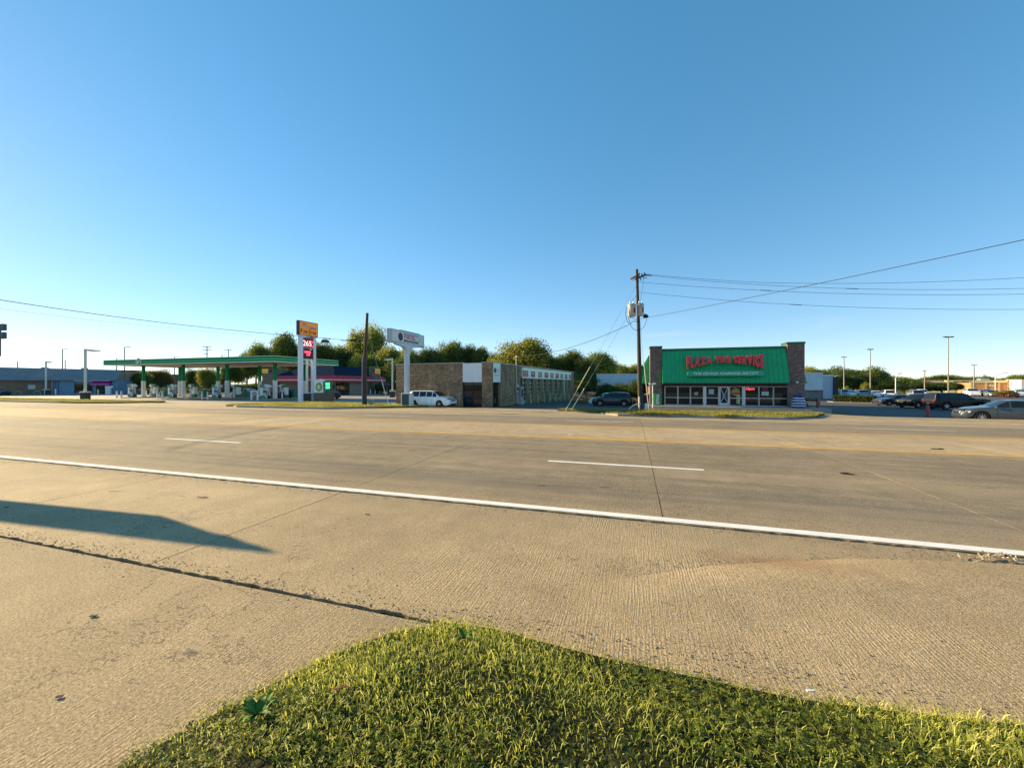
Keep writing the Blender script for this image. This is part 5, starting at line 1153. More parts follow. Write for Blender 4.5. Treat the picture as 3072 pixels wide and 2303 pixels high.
def bez(a, b, c_, d_, n=12): return [tuple(((1-t)**3)*Vector(a)+3*t*(1-t)**2*Vector(b)+3*t*t*(1-t)*Vector(c_)+t**3*Vector(d_)) for t in np.linspace(0,1,n)]
q = lambda px, py, y=-.3: (ux_(px), y, uz_(py))
arc(bez(q(1878,922),q(1868,945),q(1878,970),q(1886,973)), .018); arc(bez(q(1882,945),q(1884,965),q(1886,968),q(1887,975)), .018); arc(bez(q(1888,975),q(1893,960),q(1905,966),q(1912,968,-.1)), .018)
arc(bez(q(1887,974),q(1893,990),q(1905,995),q(1914,988,-.1)), .016); arc(bez(q(1936,958),q(1934,975),q(1928,985),q(1920,989,-.1)), .014); arc(bez(q(1886,953),q(1898,958),q(1905,958),q(1912,966,-.1)), .016)
arc(bez(q(1890,908),q(1898,898),q(1903,895),q(1908,888,-.1)), .014); arc(bez(q(1926,840),q(1927,860),q(1921,875),q(1918,910,-.2)), .01); arc(bez(q(1935,830),q(1938,840),q(1933,842),q(1932,834)), .014)
MB().tube(bez((-.95,-.1,0),(-.75,-.1,.35),(-.4,-.15,.5),(-.05,-.2,.45)), .035, 6).build('ground_guard', m_cream, up, smooth=True)
B(.28,.46,-.2,-.05,-.1,.52).build('marker_box', m_white_m, up)
B(-.2,-.12,-.215,-.13,0,uz_(1190)).build('conduit_guard', m_cream, up)
def wire(name, label, pts, r, mat=m_wire, group=None, n=40, splice=()):
    """wire through three or more places; smooth quadratic sag"""
    P_ = [Vector(p) for p in pts]
    if len(P_) == 3:
        a, b, c_ = P_; t = (b-a).length/((b-a).length+(c_-b).length)
        ctrl = (b - (1-t)**2*a - t*t*c_) / (2*t*(1-t)); path = [((1-s)**2*a + 2*s*(1-s)*ctrl + s*s*c_) for s in np.linspace(0,1,n)]
    else: path = P_
    o0 = path[0].copy(); t_ = thing(name, label, 'wire', o0, group=group) if splice else None
    mesh = MB().tube([p - o0 for p in path], r, 6)
    if not splice: return tag(mesh.build(name, mat, None, o0, smooth=True), label, 'wire', group)
    mesh.build('cable', mat, t_, smooth=True)
    for s in splice:
        i = int(s*(n-1)); MB().tube([path[i]-o0, path[i+1]-o0], r*2.2, 6).build('splice', mat, t_)
    return t_
wu = lambda px, py, dy_=0: Vector((UPx.x + CO*(px-1922)*kz, UPx.y + SI*(px-1922)*kz + dy_, CZ-(py-CY)*kz))
def at(px, py, Y): X = xat(px, Y); return Vector((X, Y, zpx(py, X, Y)))
def far_end(a, b, c_): # continue the sag to a far pole
    d_ = (c_-b); return c_ + d_*1.4 + Vector((0,0,.6))
gW = 'power lines running right from the utility pole'
for k, (p0, p1, p2, Y_, lb_, sp_) in enumerate((((1936,822),(2350,849),(3072,833),32.9,'uppermost power line running right from the utility pole',()),((1936,825),(2350,858),(3072,865),32.1,'second power line running right from the utility pole',(.33,)),
        ((1917,846),(2350,874),(3072,882),31.7,'third power line running right from the utility pole',(.22,)),((1914,876),(2350,912),(3072,928),32.1,'lowest of the four power lines running right',(.26,)))):
    a, b, c_ = wu(*p0), at(*p1, Y_), at(*p2, Y_)
    t1 = (b.x-a.x); t2 = (c_.x-a.x)       # parabola z(x) through three points, on to x = 46
    A_ = np.array([[t1, t1*t1],[t2, t2*t2]]); s1, s2 = np.linalg.solve(A_, [b.z-a.z, c_.z-a.z])
    path = [Vector((a.x+x, a.y+(Y_-a.y)*min(1, x/8), a.z+s1*x+s2*x*x)) for x in np.linspace(0, 40, 60)]
    wire('power_line', lb_, path, .011, group=gW, n=60, splice=sp_)
a = wu(1917,957); b = cw(3072, 12.0, 0); b.z = CZ+(CY-695)*12/F; e_ = b+(b-a)*.8
wire('overhead_cable', 'cable slanting up to the right across the road from the utility pole', [a+(e_-a)*t - Vector((0,0,1.0*t*(1-t))) for t in np.linspace(0,1,40)], .013)
ym = sy_(1545.5); mx_, my_ = to_world(ym, .2); a = wu(1886,974); c_ = Vector((mx_, my_, 4.68)); b = a+(c_-a)*.5 - Vector((0,0,.55))
wire('service_drop', 'service cable from the utility pole to the brick garage mast', [a,b,c_], .02)
gG = 'guy wires of the utility pole'; m_guard = M('guy_guard_yellow', (.56,.48,.24), .6)
for k, (pt, top_, f_, lb_) in enumerate(((1697,(1912,850),.42,'long guy wire with yellow guard left of the utility pole'),(1714,(1911,900),.24,'second guy wire with pale guard left of the utility pole'))):
    g = cw(pt, F*(CZ-(-.2))/(1228.5-CY)); g.z = zg(g.x,g.y)+.1; a = wu(*top_); t_ = thing('guy_wire', lb_, 'guy wire', g, group=gG)
    MB().tube([(0,0,0), a-g], .009, 6).build('strand', m_galv, t_); MB().tube([(0,0,0), (a-g)*f_*.8], .035, 8).build('guard', m_guard if k == 0 else m_cream, t_, smooth=True)
g = cw(1947,30.9); g.z = zg(g.x,g.y)+.1; a = wu(1931,1085); t_ = thing('guy_wire', 'steep pale guy guard just right of the utility pole', 'guy wire', g, group=gG); MB().tube([(0,0,0), a-g], .03, 8).build('guard', m_cream, t_, smooth=True); MB().tube([a-g, wu(1920,960)-g], .008, 6).build('strand', m_galv, t_)
# bare wooden pole at the station verge
LP = cw(1094, 37.6); LPz = zg(LP.x, LP.y)+.12; wp2 = thing('wooden_pole', 'bare wooden pole at the end of the verge beside the brick garage', 'utility pole', (LP.x, LP.y, LPz), YAW); k2 = 37.6/F
MB().tube([(0,0,-.3),(.02,0,4.0),((1102-1094)*k2,0,CZ-(939-CY)*k2-LPz)], .21, 12, .12).build('pole', m_polew, wp2, smooth=True); B(.42,.86,-.25,.1,-.1,.55).build('pedestal', M('pedestal_green', (.22,.28,.25), .5), wp2, bevel=.05); B(-.24,-.18,-.1,.1,0,4.6).build('conduit', m_galv, wp2)
lh = (1062-1094)*k2; zl = CZ-(1020-CY)*k2-LPz; MB().pry([(lh-.36,zl-.12),(lh+.34,zl-.06),(lh+.34,zl+.10),(lh-.28,zl+.06)], -.18, .18).build('lamp_head', m_black, wp2, bevel=.03); MB().tube([(lh+.1,0,zl+.05),(0.1,0,zl+.16)], .03, 6).build('lamp_arm', m_galv, wp2)
g = cw(1167,36.0); g.z = zg(g.x,g.y)+.1; a = cw(1104,37.6); a.z = CZ-(1000-CY)*k2; t_ = thing('guy_wire', 'slanting guy wire right of the bare wooden pole', 'guy wire', g, group=gG); MB().tube([(0,0,0), a-g], .012, 6).build('strand', m_galv, t_); MB().tube([(0,0,0), (a-g)*.35], .03, 8).build('guard', m_cream, t_, smooth=True)
a = cw(1096,37.6); a.z = CZ-(1024-CY)*k2; c_ = cw(-60,19); c_.z = CZ-(890-CY)*19/F; b = cw(560,30); b.z = CZ-(976-CY)*30/F
cp = wire('overhead_cable', 'thick black cable crossing the sky at left to the bare wooden pole', [a,b,c_], .020, splice=(.25,.12))
c_ = cw(-60,19.6); c_.z = CZ-(918-CY)*19.6/F; b = cw(350,27); b.z = CZ-(967.5-CY)*27/F; a = cw(760,36); a.z = CZ-(1006-CY)*36/F
wire('overhead_cable', 'thin grey cable below the thick one at upper left', [a,b,c_], .008, m_galv)
p = cw(975,35.0); p.z = CZ-(1023-CY)*35/F; t_ = thing('hanging_lamp', 'black lamp hood hanging under the thick cable by the amber sign', 'lamp', p, YAW); MB().pry([(-.34,-.1),(.30,-.12),(.34,-.02),(.2,.12),(-.16,.12)], -.2, .2).build('hood', m_black, t_, bevel=.03); B(-.26,.24,-.15,.15,-.16,-.121).build('lens', m_cream, t_); MB().tube([(0,0,.1),(.02,0,.3)], .02, 6).build('hanger', m_black, t_)
p = cw(1036,37.0); p.z = CZ-(1019-CY)*37/F; tag(MB().tube([(-.45,0,.02),(-.2,0,-.12),(.1,0,-.13),(.4,0,.0)], .025, 6).build('cable_loop', m_wire, None, p, YAW, smooth=True), 'slack loop of cable between the hanging lamp and the wooden pole', 'wire')
for px, Z, py, lb_ in ((621,210,1038,'far power pole with three crossarms above the canopy'),(685,230,1047,'far power pole with one crossarm, right of the taller one')):
    p = cw(px, Z); h_ = zpx(py,p.x,p.y)+.5; t_ = thing('power_pole', lb_, 'utility pole', (p.x,p.y,-.5), YAW); MB().tube([(0,0,0),(0,0,h_)], .28, 8, .2).build('pole', m_polew, t_, smooth=True)
    for k in range(3 if px < 650 else 1): B(-2.4 if k < 2 else -2,2.4 if k < 2 else .6,-.1,.1,h_-.6-k*1.6 if k < 2 else h_-4.3,h_-.35-k*1.6 if k < 2 else h_-4.05).build('crossarm', m_polew, t_)
# ---------------- message sign just beyond the left edge, whose shadow falls on the gutter
sp0 = Vector((-3.58,3.19,0)) + Vector((-.983,.182,0))*9.7
ms_ = thing('message_sign', 'dark message-board panels with a black letter at the left edge of the picture', 'sign', (sp0.x, sp0.y, 0), R(184)); m_brdd = M('message_panel', (.075,.072,.078), .6)
for k, (z0, z1) in enumerate(((2.92,3.06),(2.74,2.88))):
    pnl = B(0,8.2,-.03,.03,z0,z1).build('panel', m_brdd, ms_); 
    for i in range(22): put_text('S' if i == 0 else '-', .16, m_black, pnl, (.13+i*.36, .034 if False else .031, (z0+z1)/2), math.pi, ext=.001, bold=.006, name='letter')
B(.25,8.0,-.06,.06,2.36,3.03).build('cabinet', m_brdd, ms_)  # unseen lower body, added and sized for its shadow on the gutter
for x in (7.0, 7.7): B(x-.06,x+.06,-.06,.06,-.1,3.35).build('post', m_galv, ms_)
# ================================================================ vehicles
m_cglass = glass('car_glass', (.010,.012,.014), .03); m_trim = M('car_trim_black', (.014,.014,.015), .55); m_chrome = M('chrome', (.62,.62,.62), .15, 1.0, .03); m_rim = M('alloy_rim', (.50,.50,.51), .3, .8, .05)
m_head = M('headlamp', (.62,.64,.62), .12, .1, .05, coat=1); m_tail = M('tail_lamp', (.24,.010,.012), .2, coat=1); m_plate = M('number_plate', (.60,.60,.58), .5)
SPEC = {
 # prof: rear -> front, (x/L from rear, z/H).  wheel centres in metres from the rear, glass stations in x/L
 'van':   dict(L=5.1, W=1.98, H=1.74, prof=[(0,.52),(.012,.60),(.045,.93),(.09,.985),(.30,1.0),(.52,.985),(.60,.955),(.775,.645),(.88,.60),(.955,.53),(.99,.44),(1,.36)], belt=.60, wx=(.80,3.93), wr=.345, wsb=.775, wst=.60, rgt=.045, rgb=.015, pil=[.10,.285,.455,.60], sill=.20),
 'suv':   dict(L=4.75, W=1.92, H=1.70, prof=[(0,.50),(.02,.62),(.085,.93),(.16,.985),(.36,1.0),(.52,.985),(.585,.955),(.735,.665),(.87,.62),(.955,.54),(.99,.45),(1,.37)], belt=.635, wx=(.95,3.75), wr=.37, wsb=.735, wst=.585, rgt=.10, rgb=.02, pil=[.14,.30,.45,.59], sill=.23),
 'sedan': dict(L=4.9, W=1.86, H=1.46, prof=[(0,.50),(.012,.60),(.05,.70),(.16,.735),(.30,.93),(.40,.99),(.50,1.0),(.58,.975),(.725,.70),(.86,.645),(.955,.55),(.99,.46),(1,.37)], belt=.655, wx=(1.02,3.98), wr=.335, wsb=.725, wst=.58, rgt=.335, rgb=.17, pil=[.27,.43,.56], sill=.20),
 'truck': dict(L=5.6, W=2.03, H=1.90, prof=[(0,.50),(.01,.62),(.04,.955),(.10,.985),(.36,1.0),(.50,.99),(.55,.965),(.655,.68),(.84,.655),(.955,.60),(.99,.52),(1,.36)], belt=.64, wx=(1.05,4.55), wr=.41, wsb=.655, wst=.55, rgt=.045, rgb=.012, pil=[.08,.235,.40,.545], sill=.26),
}
_car = {}
def interp(pr, x):
    for (a, za), (b, zb_) in zip(pr, pr[1:]):
        if x <= b: return za + (zb_-za)*(x-a)/(b-a)
    return pr[-1][1]
def car_parts(kind, detail=True):
    """list of (part name, mesh builder, material key, smooth, bevel, child parts) in car space: x forward, z up, centred"""
    s = SPEC[kind]; L_, Wd, H = s['L'], s['W'], s['H']; hw0 = Wd/2
    xs_ = set(round(p[0],4) for p in s['prof']) | {s['wsb'], s['wst'], s['rgt'], s['rgb']}
    for p in s['pil']: xs_ |= {p-.007, p+.007}
    for w_ in s['wx']:
        for a in np.linspace(-1, 1, 15): xs_.add((w_ + (s['wr']+.075)*math.sin(a*math.pi/2))/L_)
    xs_ |= set(np.linspace(0, 1, 19)); xs_ = sorted(x for x in xs_ if 0 <= x <= 1)
    st_ = [xs_[0]]
    for x in xs_[1:]:
        if x - st_[-1] > .0035: st_.append(x)
    rows = 12; grid = []
    for x in st_:
        xm = x*L_; top = interp(s['prof'], x)*H; zb_ = s['sill'] + (.10 if x < .03 or x > .975 else 0)
        for w_ in s['wx']:
            d_ = abs(xm-w_); ra = s['wr']+.07
            if d_ < ra: zb_ = max(zb_, s['wr'] + math.sqrt(ra*ra-d_*d_))
        e_ = abs(2*x-1); taper = 1 - .16*max(0, (e_-.80)/.20)**2.2 - .02*e_*e_
        hw = hw0*taper; belt = min(s['belt']*H, top-.045); g = max(0, top-belt)
        tum = min(1, g/(H*.30)); rin = hw - .05 - .17*tum
        zb_ = min(zb_, belt-.05)
        mz = zb_ + (belt-zb_)*.30; mz2 = zb_ + (belt-zb_)*.72
        pts = [(hw*.955, zb_), (hw*.992, zb_+(belt-zb_)*.08), (hw, mz), (hw*.998, mz2), (hw*.975, belt), (hw*.95, belt+g*.10)]
        pts += [((hw*.95)*(1-t)+rin*t, belt+g*(.10+.80*t)) for t in (.5, 1.0)]
        pts += [(rin-.045, belt+g*.975), ((rin-.045)*.62, top+.012), ((rin-.045)*.3, top+.022), (0, top+.026)]
        grid.append([(xm-L_/2, y, z) for y, z in pts])
    n = len(st_); buckets = {}
    def put(key, quad): buckets.setdefault(key, MB()).add(quad, [(0,1,2,3)] if len(quad) == 4 else [tuple(range(len(quad)))])
    idx = {}
    def bucket(key): return buckets.setdefault(key, MB())
    def vtx(key, side, i, r):
        d_ = idx.setdefault(key, {}); k = (side if r < rows-1 else 1, i, r)
        if k not in d_:
            b_ = bucket(key); p = grid[i][r]; d_[k] = len(b_.v); b_.v.append((p[0], p[1]*side, p[2]))
        return d_[k]
    pil = s['pil']
    for i in range(n-1):
        xm = (st_[i]+st_[i+1])/2
        for r in range(rows-1):
            for side in (-1, 1):
                key = 'body'
                if 5 <= r <= 6 and pil[0] < xm < s['wsb']-.035:
                    inp = any(abs(xm-p) < .008 for p in pil)
                    if not inp and not (xm > s['wst']+.10 and r == 6):
                        seg = sum(1 for p in pil if xm > p); key = ('side_window', seg, side)
                if r >= 8 and s['wst']+.004 < xm < s['wsb']-.004: key = 'windscreen'
                if r >= 8 and s['rgb']+.002 < xm < s['rgt']: key = 'rear_window'
                a, b, c_, d_ = vtx(key,side,i,r), vtx(key,side,i+1,r), vtx(key,side,i+1,r+1), vtx(key,side,i,r+1)
                bucket(key).f.append((a,b,c_,d_) if side < 0 else (a,d_,c_,b))
    for i, rev in ((0, False), (n-1, True)):
        ring = [vtx('body',-1,i,r) for r in range(rows)] + [vtx('body',1,i,r) for r in range(rows-2,-1,-1)]
        bucket('body').f.append(tuple(ring if rev else ring[::-1]))
    parts = [('body', buckets['body'], 'paint', True, 0, [])]
    for k, b_ in buckets.items():
        if k == 'body': continue
        parts.append((k if isinstance(k, str) else k[0], b_, m_cglass, True, 0, []))
    ub_ = MB().box(-L_/2+.12, L_/2-.12, -hw0*.86, hw0*.86, s['sill']-.03, s['belt']*H-.12); parts.append(('underbody', ub_, m_trim, False, 0, []))
    wm, rmn, cap_ = [], [], []
    r_ = s['wr']
    for w_ in s['wx']:
        for side in (-1, 1):
            yo = side*(hw0-.125); x0 = w_-L_/2
            ty = MB().lathe([(r_*.66,-.105),(r_*.93,-.11),(r_,-.07),(r_,.07),(r_*.93,.11),(r_*.66,.105)], 24 if detail else 14, (x0,yo,r_), 'y')
            rim = MB().lathe([(.02,-.09),(r_*.60,-.09),(r_*.67,-.105),(r_*.67,.105),(r_*.60,.09),(.02,.02)], 20 if detail else 10, (x0,yo,r_), 'y')
            kids = [('rim_well', MB().lathe([(.02,0),(r_*.58,0),(r_*.58,.012),(.02,.012)], 20, (x0,yo+side*.088-.006,r_),'y'), m_trim, False, 0, [])]
            ns_ = 5 if kind in ('suv','truck') else 10 if kind == 'sedan' else 6
            sp_ = MB()
            if detail:
                for k in range(ns_):
                    a = 2*math.pi*k/ns_ + .3; c_, q_ = math.cos(a), math.sin(a); wd = r_*.62/ns_*1.25
                    sp_.obox((x0+c_*r_*.31, yo+side*.108, r_+q_*r_*.31), (r_*.60, .02, wd), 0, -a)
                sp_.lathe([(.01,0),(r_*.15,0),(r_*.12,.015),(.01,.015)], 12, (x0, yo+side*.112-.008, r_), 'y'); kids.append(('spokes', sp_, m_rim, False, 0, []))
            parts.append(('wheel', ty, m_tyre, True, 0, [('rim', rim, m_rim, True, 0, [])] + kids))
    P_ = lambda fx: interp(s['prof'], fx)*H
    zl = P_(.965)-.10
    for side in (-1, 1):
        m = MB(); y0, y1 = side*hw0*.52, side*hw0*.90
        m.add([(L_/2-.012,y0,zl-.13),(L_/2-.012,y0,zl+.01),(L_/2-.20,y1,zl+.06),(L_/2-.20,y1,zl-.10),(L_/2-.42,side*hw0*.985,zl+.075),(L_/2-.40,side*hw0*.985,zl-.02)], [(0,1,2,3),(3,2,4,5)] if side > 0 else [(3,2,1,0),(5,4,2,3)])
        m.v = [(x+.012, y*1.012, z) for x, y, z in m.v]; parts.append(('headlight', m, m_head, False, 0, []))
        zt_ = s['belt']*H-.10; m = MB(); m.box(-L_/2-.012, -L_/2+.10, min(side*hw0*.56,side*hw0*.80), max(side*hw0*.56,side*hw0*.80), zt_-.22, zt_); parts.append(('tail_light', m, m_tail, False, .02, []))
        mx = s['wsb']*L_-L_/2-.14; m = MB().obox((mx,side*(hw0+.10),s['belt']*H+.06),(.11,.20,.15)); parts.append(('mirror', m, 'paint', False, .03, []))
    if detail:
        m = MB().box(L_/2-.05, L_/2+.012, -hw0*.46, hw0*.46, zl-.13, zl+.0); parts.append(('grille', m, m_trim, False, .01, []))
        m = MB().box(L_/2-.06, L_/2+.008, -hw0*.62, hw0*.62, .26, .36); parts.append(('lower_grille', m, m_trim, False, .01, []))
        parts.append(('number_plate', MB().box(-L_/2-.02,-L_/2-.005,-.15,.15,.62,.72), m_plate, False, 0, []))
        for side in (-1, 1):
            for f_ in [(p+.004) for p in s['pil'][1:]] + [s['wsb']-.045]:
                x0 = f_*L_-L_/2; y = side*hw0*.999
                parts.append(('door_seam', MB().box(x0-.006,x0+.006,min(y,y+side*.004),max(y,y+side*.004),s['sill']+.07,s['belt']*H-.02), m_trim, False, 0, []))
            for f_ in [p for p in s['pil'][1:]]:
                x0 = f_*L_-L_/2+.16; y = side*hw0; parts.append(('door_handle', MB().box(x0-.09,x0+.09,min(y,y+side*.03),max(y,y+side*.03),s['belt']*H-.13,s['belt']*H-.10), 'paint', False, .01, []))
            parts.append(('side_moulding', MB().box(-L_*.22,L_*.20,min(side*hw0,side*(hw0+.012)),max(side*hw0,side*(hw0+.012)),s['sill']+.22,s['sill']+.26), 'paint', False, 0, []))
    return parts
def car(kind, name, label, cat, loc, heading, pm, group=None, detail=True):
    """heading: direction the bonnet points, world radians"""
    key = (kind, detail); t = thing(name, label, cat, loc, heading, group)
    if key not in _car: _car[key] = car_parts(kind, detail)
    def mk(parts, parent):
        for nm, mb_, mt_, smo, bev, kids in parts:
            mkey = id(mb_)
            if mkey not in _car: 
                o = mb_.build(nm, None, parent, smooth=smo, bevel=bev, fix=False if nm in ('body','side_window','windscreen','rear_window') else True); me_ = o.data; me_.materials.append(m_trim); _car[mkey] = me_
            else:
                o = mkobj(nm, _car[mkey], None, parent, bevel=bev)
            o.material_slots[0].link = 'OBJECT'; o.material_slots[0].material = pm if mt_ == 'paint' else mt_
            mk(kids, o)
    mk(_car[key], t); return t
def gl_(x, y): return (x, y, zg(x, y)+.014)
pt_white = paint('paint_white', (.90,.90,.90), 0, .3); pt_navy = paint('paint_teal_grey', (.018,.035,.050), .5, .3); pt_black = M('paint_black', (.006,.006,.007), .35, 0, .01, 1, spec=.35); pt_blue = paint('paint_navy', (.012,.014,.045), .3, .25)
pt_grey = paint('paint_silver_grey', (.075,.090,.100), .45, .35); pt_silver = paint('paint_silver', (.42,.43,.43), .7, .3); pt_tan = paint('paint_champagne', (.36,.34,.30), .6, .3); pt_red = paint('paint_red', (.20,.012,.012), .2, .3)
car('van','minivan','white minivan parked against the brick garage wall','minivan', gl_(-18.35,33.75), R(-2), pt_white).scale = (.87,.9,.88)
p = cw(1838, 48.0); sv = car('suv','suv','dark teal sport utility car parked in the lot left of the utility pole','car', gl_(p.x,p.y), R(180-4), pt_navy)
p = cw(1842, 52.5); car('suv','suv','white sport utility car mostly hidden behind the dark teal one','car', gl_(p.x-.9,p.y+.2), R(176), pt_white)
p = cw(1893, 53.5); car('sedan','sedan','champagne car tail showing between the dark SUV and the utility pole','car', gl_(p.x-1.2,p.y), R(178), pt_tan)
bd_ = Vector((-.965,.26,0)); bf = cw(2868, 26.9); bc = bf - bd_*2.45
car('sedan','sedan','silver-grey sedan with sunlit nose at the right edge of the road','car', (bc.x,bc.y,zg(bc.x,bc.y)+.03), math.atan2(bd_.y,bd_.x), pt_grey)
p = cw(2870, 44.5); car('truck','truck','big black truck broadside behind the red bollard','truck', gl_(p.x,p.y), R(8), pt_black)
p = cw(2757, 48.5); car('suv','suv','black sport utility car with pale headlights left of the black truck','car', gl_(p.x,p.y), R(205), pt_black)
p = cw(2688, 53); car('sedan','sedan','navy blue sedan in the right-hand lot, nose to the left','car', gl_(p.x,p.y), R(192), pt_blue)
p = cw(738, 66); car('sedan','sedan','white sedan behind the pump islands','car', gl_(p.x,p.y), R(184), pt_white)
p = cw(862, 60); car('sedan','sedan','dark green car at the rightmost pump island','car', gl_(p.x,p.y), R(95), pt_navy)
p = cw(990, 58.5); car('suv','suv','black car nose poking out right of the brown sign base','car', (p.x-.95,p.y+.3,-.48), R(-14), pt_black)
p = cw(10, 74); car('sedan','sedan','black car cut by the left picture edge','car', (p.x-2.2,p.y,-.48), R(2), pt_black)
car_n = 0
rows_ = [(2478,86,pt_white,'suv'),(2496,84,pt_blue,'sedan'),(2520,92,pt_silver,'sedan'),(2538,88,pt_silver,'suv'),(2556,86,pt_white,'sedan'),(2574,90,pt_white,'sedan'),(2592,84,pt_silver,'suv'),(2610,88,pt_blue,'sedan'),(2628,82,pt_white,'sedan'),(2648,84,pt_silver,'sedan'),(2666,80,pt_white,'suv'),
         (2745,80,pt_silver,'suv'),(2762,92,pt_white,'suv'),(2905,110,pt_silver,'suv'),(2915,96,pt_white,'truck'),(2942,120,pt_blue,'sedan'),(2962,122,pt_navy,'suv'),(2978,118,pt_blue,'sedan'),(2972,92,pt_silver,'sedan'),(3024,88,pt_red,'sedan'),(3040,104,pt_silver,'sedan'),(3052,92,pt_white,'sedan'),(3064,112,pt_black,'suv'),(3070,98,pt_silver,'sedan')]
place = ['first from the white annex','second from the white annex','third from the white annex','fourth from the white annex','above the middle of the hedge','right of the hedge middle','left of the tall pole by the hedge','at the tall pole by the hedge','right of the tall pole by the hedge','left of the navy sedan roof','over the navy sedan bonnet',
         'peeping over the black SUV','behind the black SUV','left of the orange store','nearest before the orange store','at the foot of the orange wall, left','at the foot of the orange wall, middle','at the foot of the orange wall, right','beside the white lamp with long arm','right of the round bush','before the entrance tower, left','before the entrance tower, right','at the far right edge, farther','at the far right edge, nearer']
cname = {id(pt_white):'white', id(pt_blue):'navy', id(pt_silver):'silver', id(pt_navy):'dark teal', id(pt_red):'dark red', id(pt_black):'black'}
for (px, Z, pm, kd), pl in zip(rows_, place):
    p = cw(px, Z); z_ = zg(p.x,p.y)+.02
    car(kd, {'suv':'suv','sedan':'sedan','truck':'truck'}[kd], f'distant {cname[id(pm)]} parked car {pl}', 'car', (p.x,p.y,z_), R(random.choice((70,75,250,255,68))), pm, 'cars in the far car park', False)
# pallet crates behind the garage
p = cw(1751, 70); pz = zg(p.x,p.y)
pc = thing('pallet_stack', 'stack of pale pallets at the back of the garage lot', 'pallets', (p.x,p.y,pz), YAW)
for k in range(5): MB().obox((0,0,.09+.26*k),(1.2,1.0,.05)).build('deck', m_arm, pc); MB().obox((-.5,0,.20+.26*k),(.1,1.0,.16)).build('bearer', m_arm, pc); MB().obox((.5,0,.20+.26*k),(.1,1.0,.16)).build('bearer', m_arm, pc)
MB().obox((0,0,1.38),(1.2,1.0,.05)).build('deck', m_arm, pc)

# ================================================================ trees, hedges
def crown_data(seed, rx, rz, zc_, n, ls, lobes=26, flat=.8, ragged=.35, core=.0):
    g = np.random.default_rng(seed)
    u = g.normal(size=(lobes,3)); u /= np.linalg.norm(u,axis=1)[:,None]; u[:,2] = np.where(u[:,2] < -.45, -u[:,2]*.6, u[:,2])
    rad = g.uniform(.45,.92,lobes); cen = u*rad[:,None]*np.array([rx,rx,rz])*.78; lr = g.uniform(.22,.46,lobes)*rx*(1.15-rad*.4)
    li = g.choice(lobes, n, p=(lr**2)/np.sum(lr**2)); d_ = g.normal(size=(n,3)); d_ /= np.linalg.norm(d_,axis=1)[:,None]
    r_ = g.random(n)**.45*(1+ragged*np.abs(g.normal(0,.45,n))); pos = cen[li]+d_*(lr[li]*r_)[:,None]*np.array([1,1,flat])
    nrm = d_ + g.normal(0,.55,(n,3)) + np.array([0,0,.3]); nrm /= np.linalg.norm(nrm,axis=1)[:,None]
    t1 = np.cross(nrm, g.normal(size=(n,3))); t1 /= np.linalg.norm(t1,axis=1)[:,None]; t2 = np.cross(nrm,t1)
    L_ = ls*g.uniform(.6,1.35,n)[:,None]; W_ = L_*g.uniform(.4,.65,n)[:,None]
    V = np.zeros((n,4,3)); V[:,0] = pos-t1*L_; V[:,1] = pos-t2*W_+nrm*L_*.15; V[:,2] = pos+t1*L_; V[:,3] = pos+t2*W_+nrm*L_*.15
    V[:,:,2] += zc_
    V = V.reshape(-1,3); top_ = np.percentile(V[:,2], 99.7); rr_ = np.percentile(np.hypot(V[:,0],V[:,1]), 97.5); lo_ = np.percentile(V[:,2], 1)
    V[:,:2] *= 4.2/rr_; V[:,2] = (V[:,2]-lo_)*(10-lo_)/(top_-lo_) + lo_
    T = np.clip(np.repeat(g.normal(.45,.22,n) + .18*np.sin(li*2.3)[...], 4), 0, 1)
    i = np.arange(n)*4
    return V.reshape(-1,3), np.stack([i,i+1,i+2,i+3],1), T
def trunk_mesh(seed, h, r, limbs=7, spread=2.5, top=.75):
    g = random.Random(seed); m = MB(); pts = [(0,0,-.3)] + [(g.uniform(-.12,.12)*k, g.uniform(-.12,.12)*k, h*top*k/5) for k in range(1,6)]
    m.tube(pts, r, 9, r*.35)
    for k in range(limbs):
        a = k*2.4+g.random(); z0 = h*(.22+.5*k/limbs); s = g.uniform(.6,1)*spread
        m.tube([(0,0,z0),(math.cos(a)*s*.4,math.sin(a)*s*.4,z0+s*.5),(math.cos(a)*s,math.sin(a)*s,z0+s*.9)], r*.4, 6, r*.1)
    return m
# nominal tree: height 10, crown radius 4
VAR = {'round': dict(rx=4.0,rz=3.9,zc=5.9,n=16200,ls=0.148,lobes=34), 'broad': dict(rx=4.1,rz=3.7,zc=6.1,n=17100,ls=0.141,lobes=44,ragged=.5), 'tall': dict(rx=3.8,rz=4.2,zc=5.6,n=14400,ls=0.148,lobes=30,ragged=.7,flat=.95), 'airy': dict(rx=4.0,rz=4.0,zc=5.8,n=8280,ls=0.141,lobes=40,ragged=.8), 'low': dict(rx=4.2,rz=4.6,zc=4.6,n=17100,ls=0.148,lobes=40,ragged=.5)}
_tree = {}
def tree_data(var):
    if var not in _tree:
        V, Q, T = crown_data(hash(var) % 1 + sum(map(ord, var)), VAR[var]['rx'],VAR[var]['rz'],VAR[var]['zc'],VAR[var]['n'],VAR[var]['ls'],VAR[var]['lobes'],VAR[var].get('flat',.85),VAR[var].get('ragged',.35))
        o = tinted('crown', V, Q, T, None); me_ = o.data; me_.materials.append(m_leaf); bpy.data.objects.remove(o)
        tm = trunk_mesh(sum(map(ord, var)), 10, .28, 8, 2.6).build('trunk', m_bark, smooth=True); td = tm.data; bpy.data.objects.remove(tm)
        _tree[var] = (me_, td)
    return _tree[var]
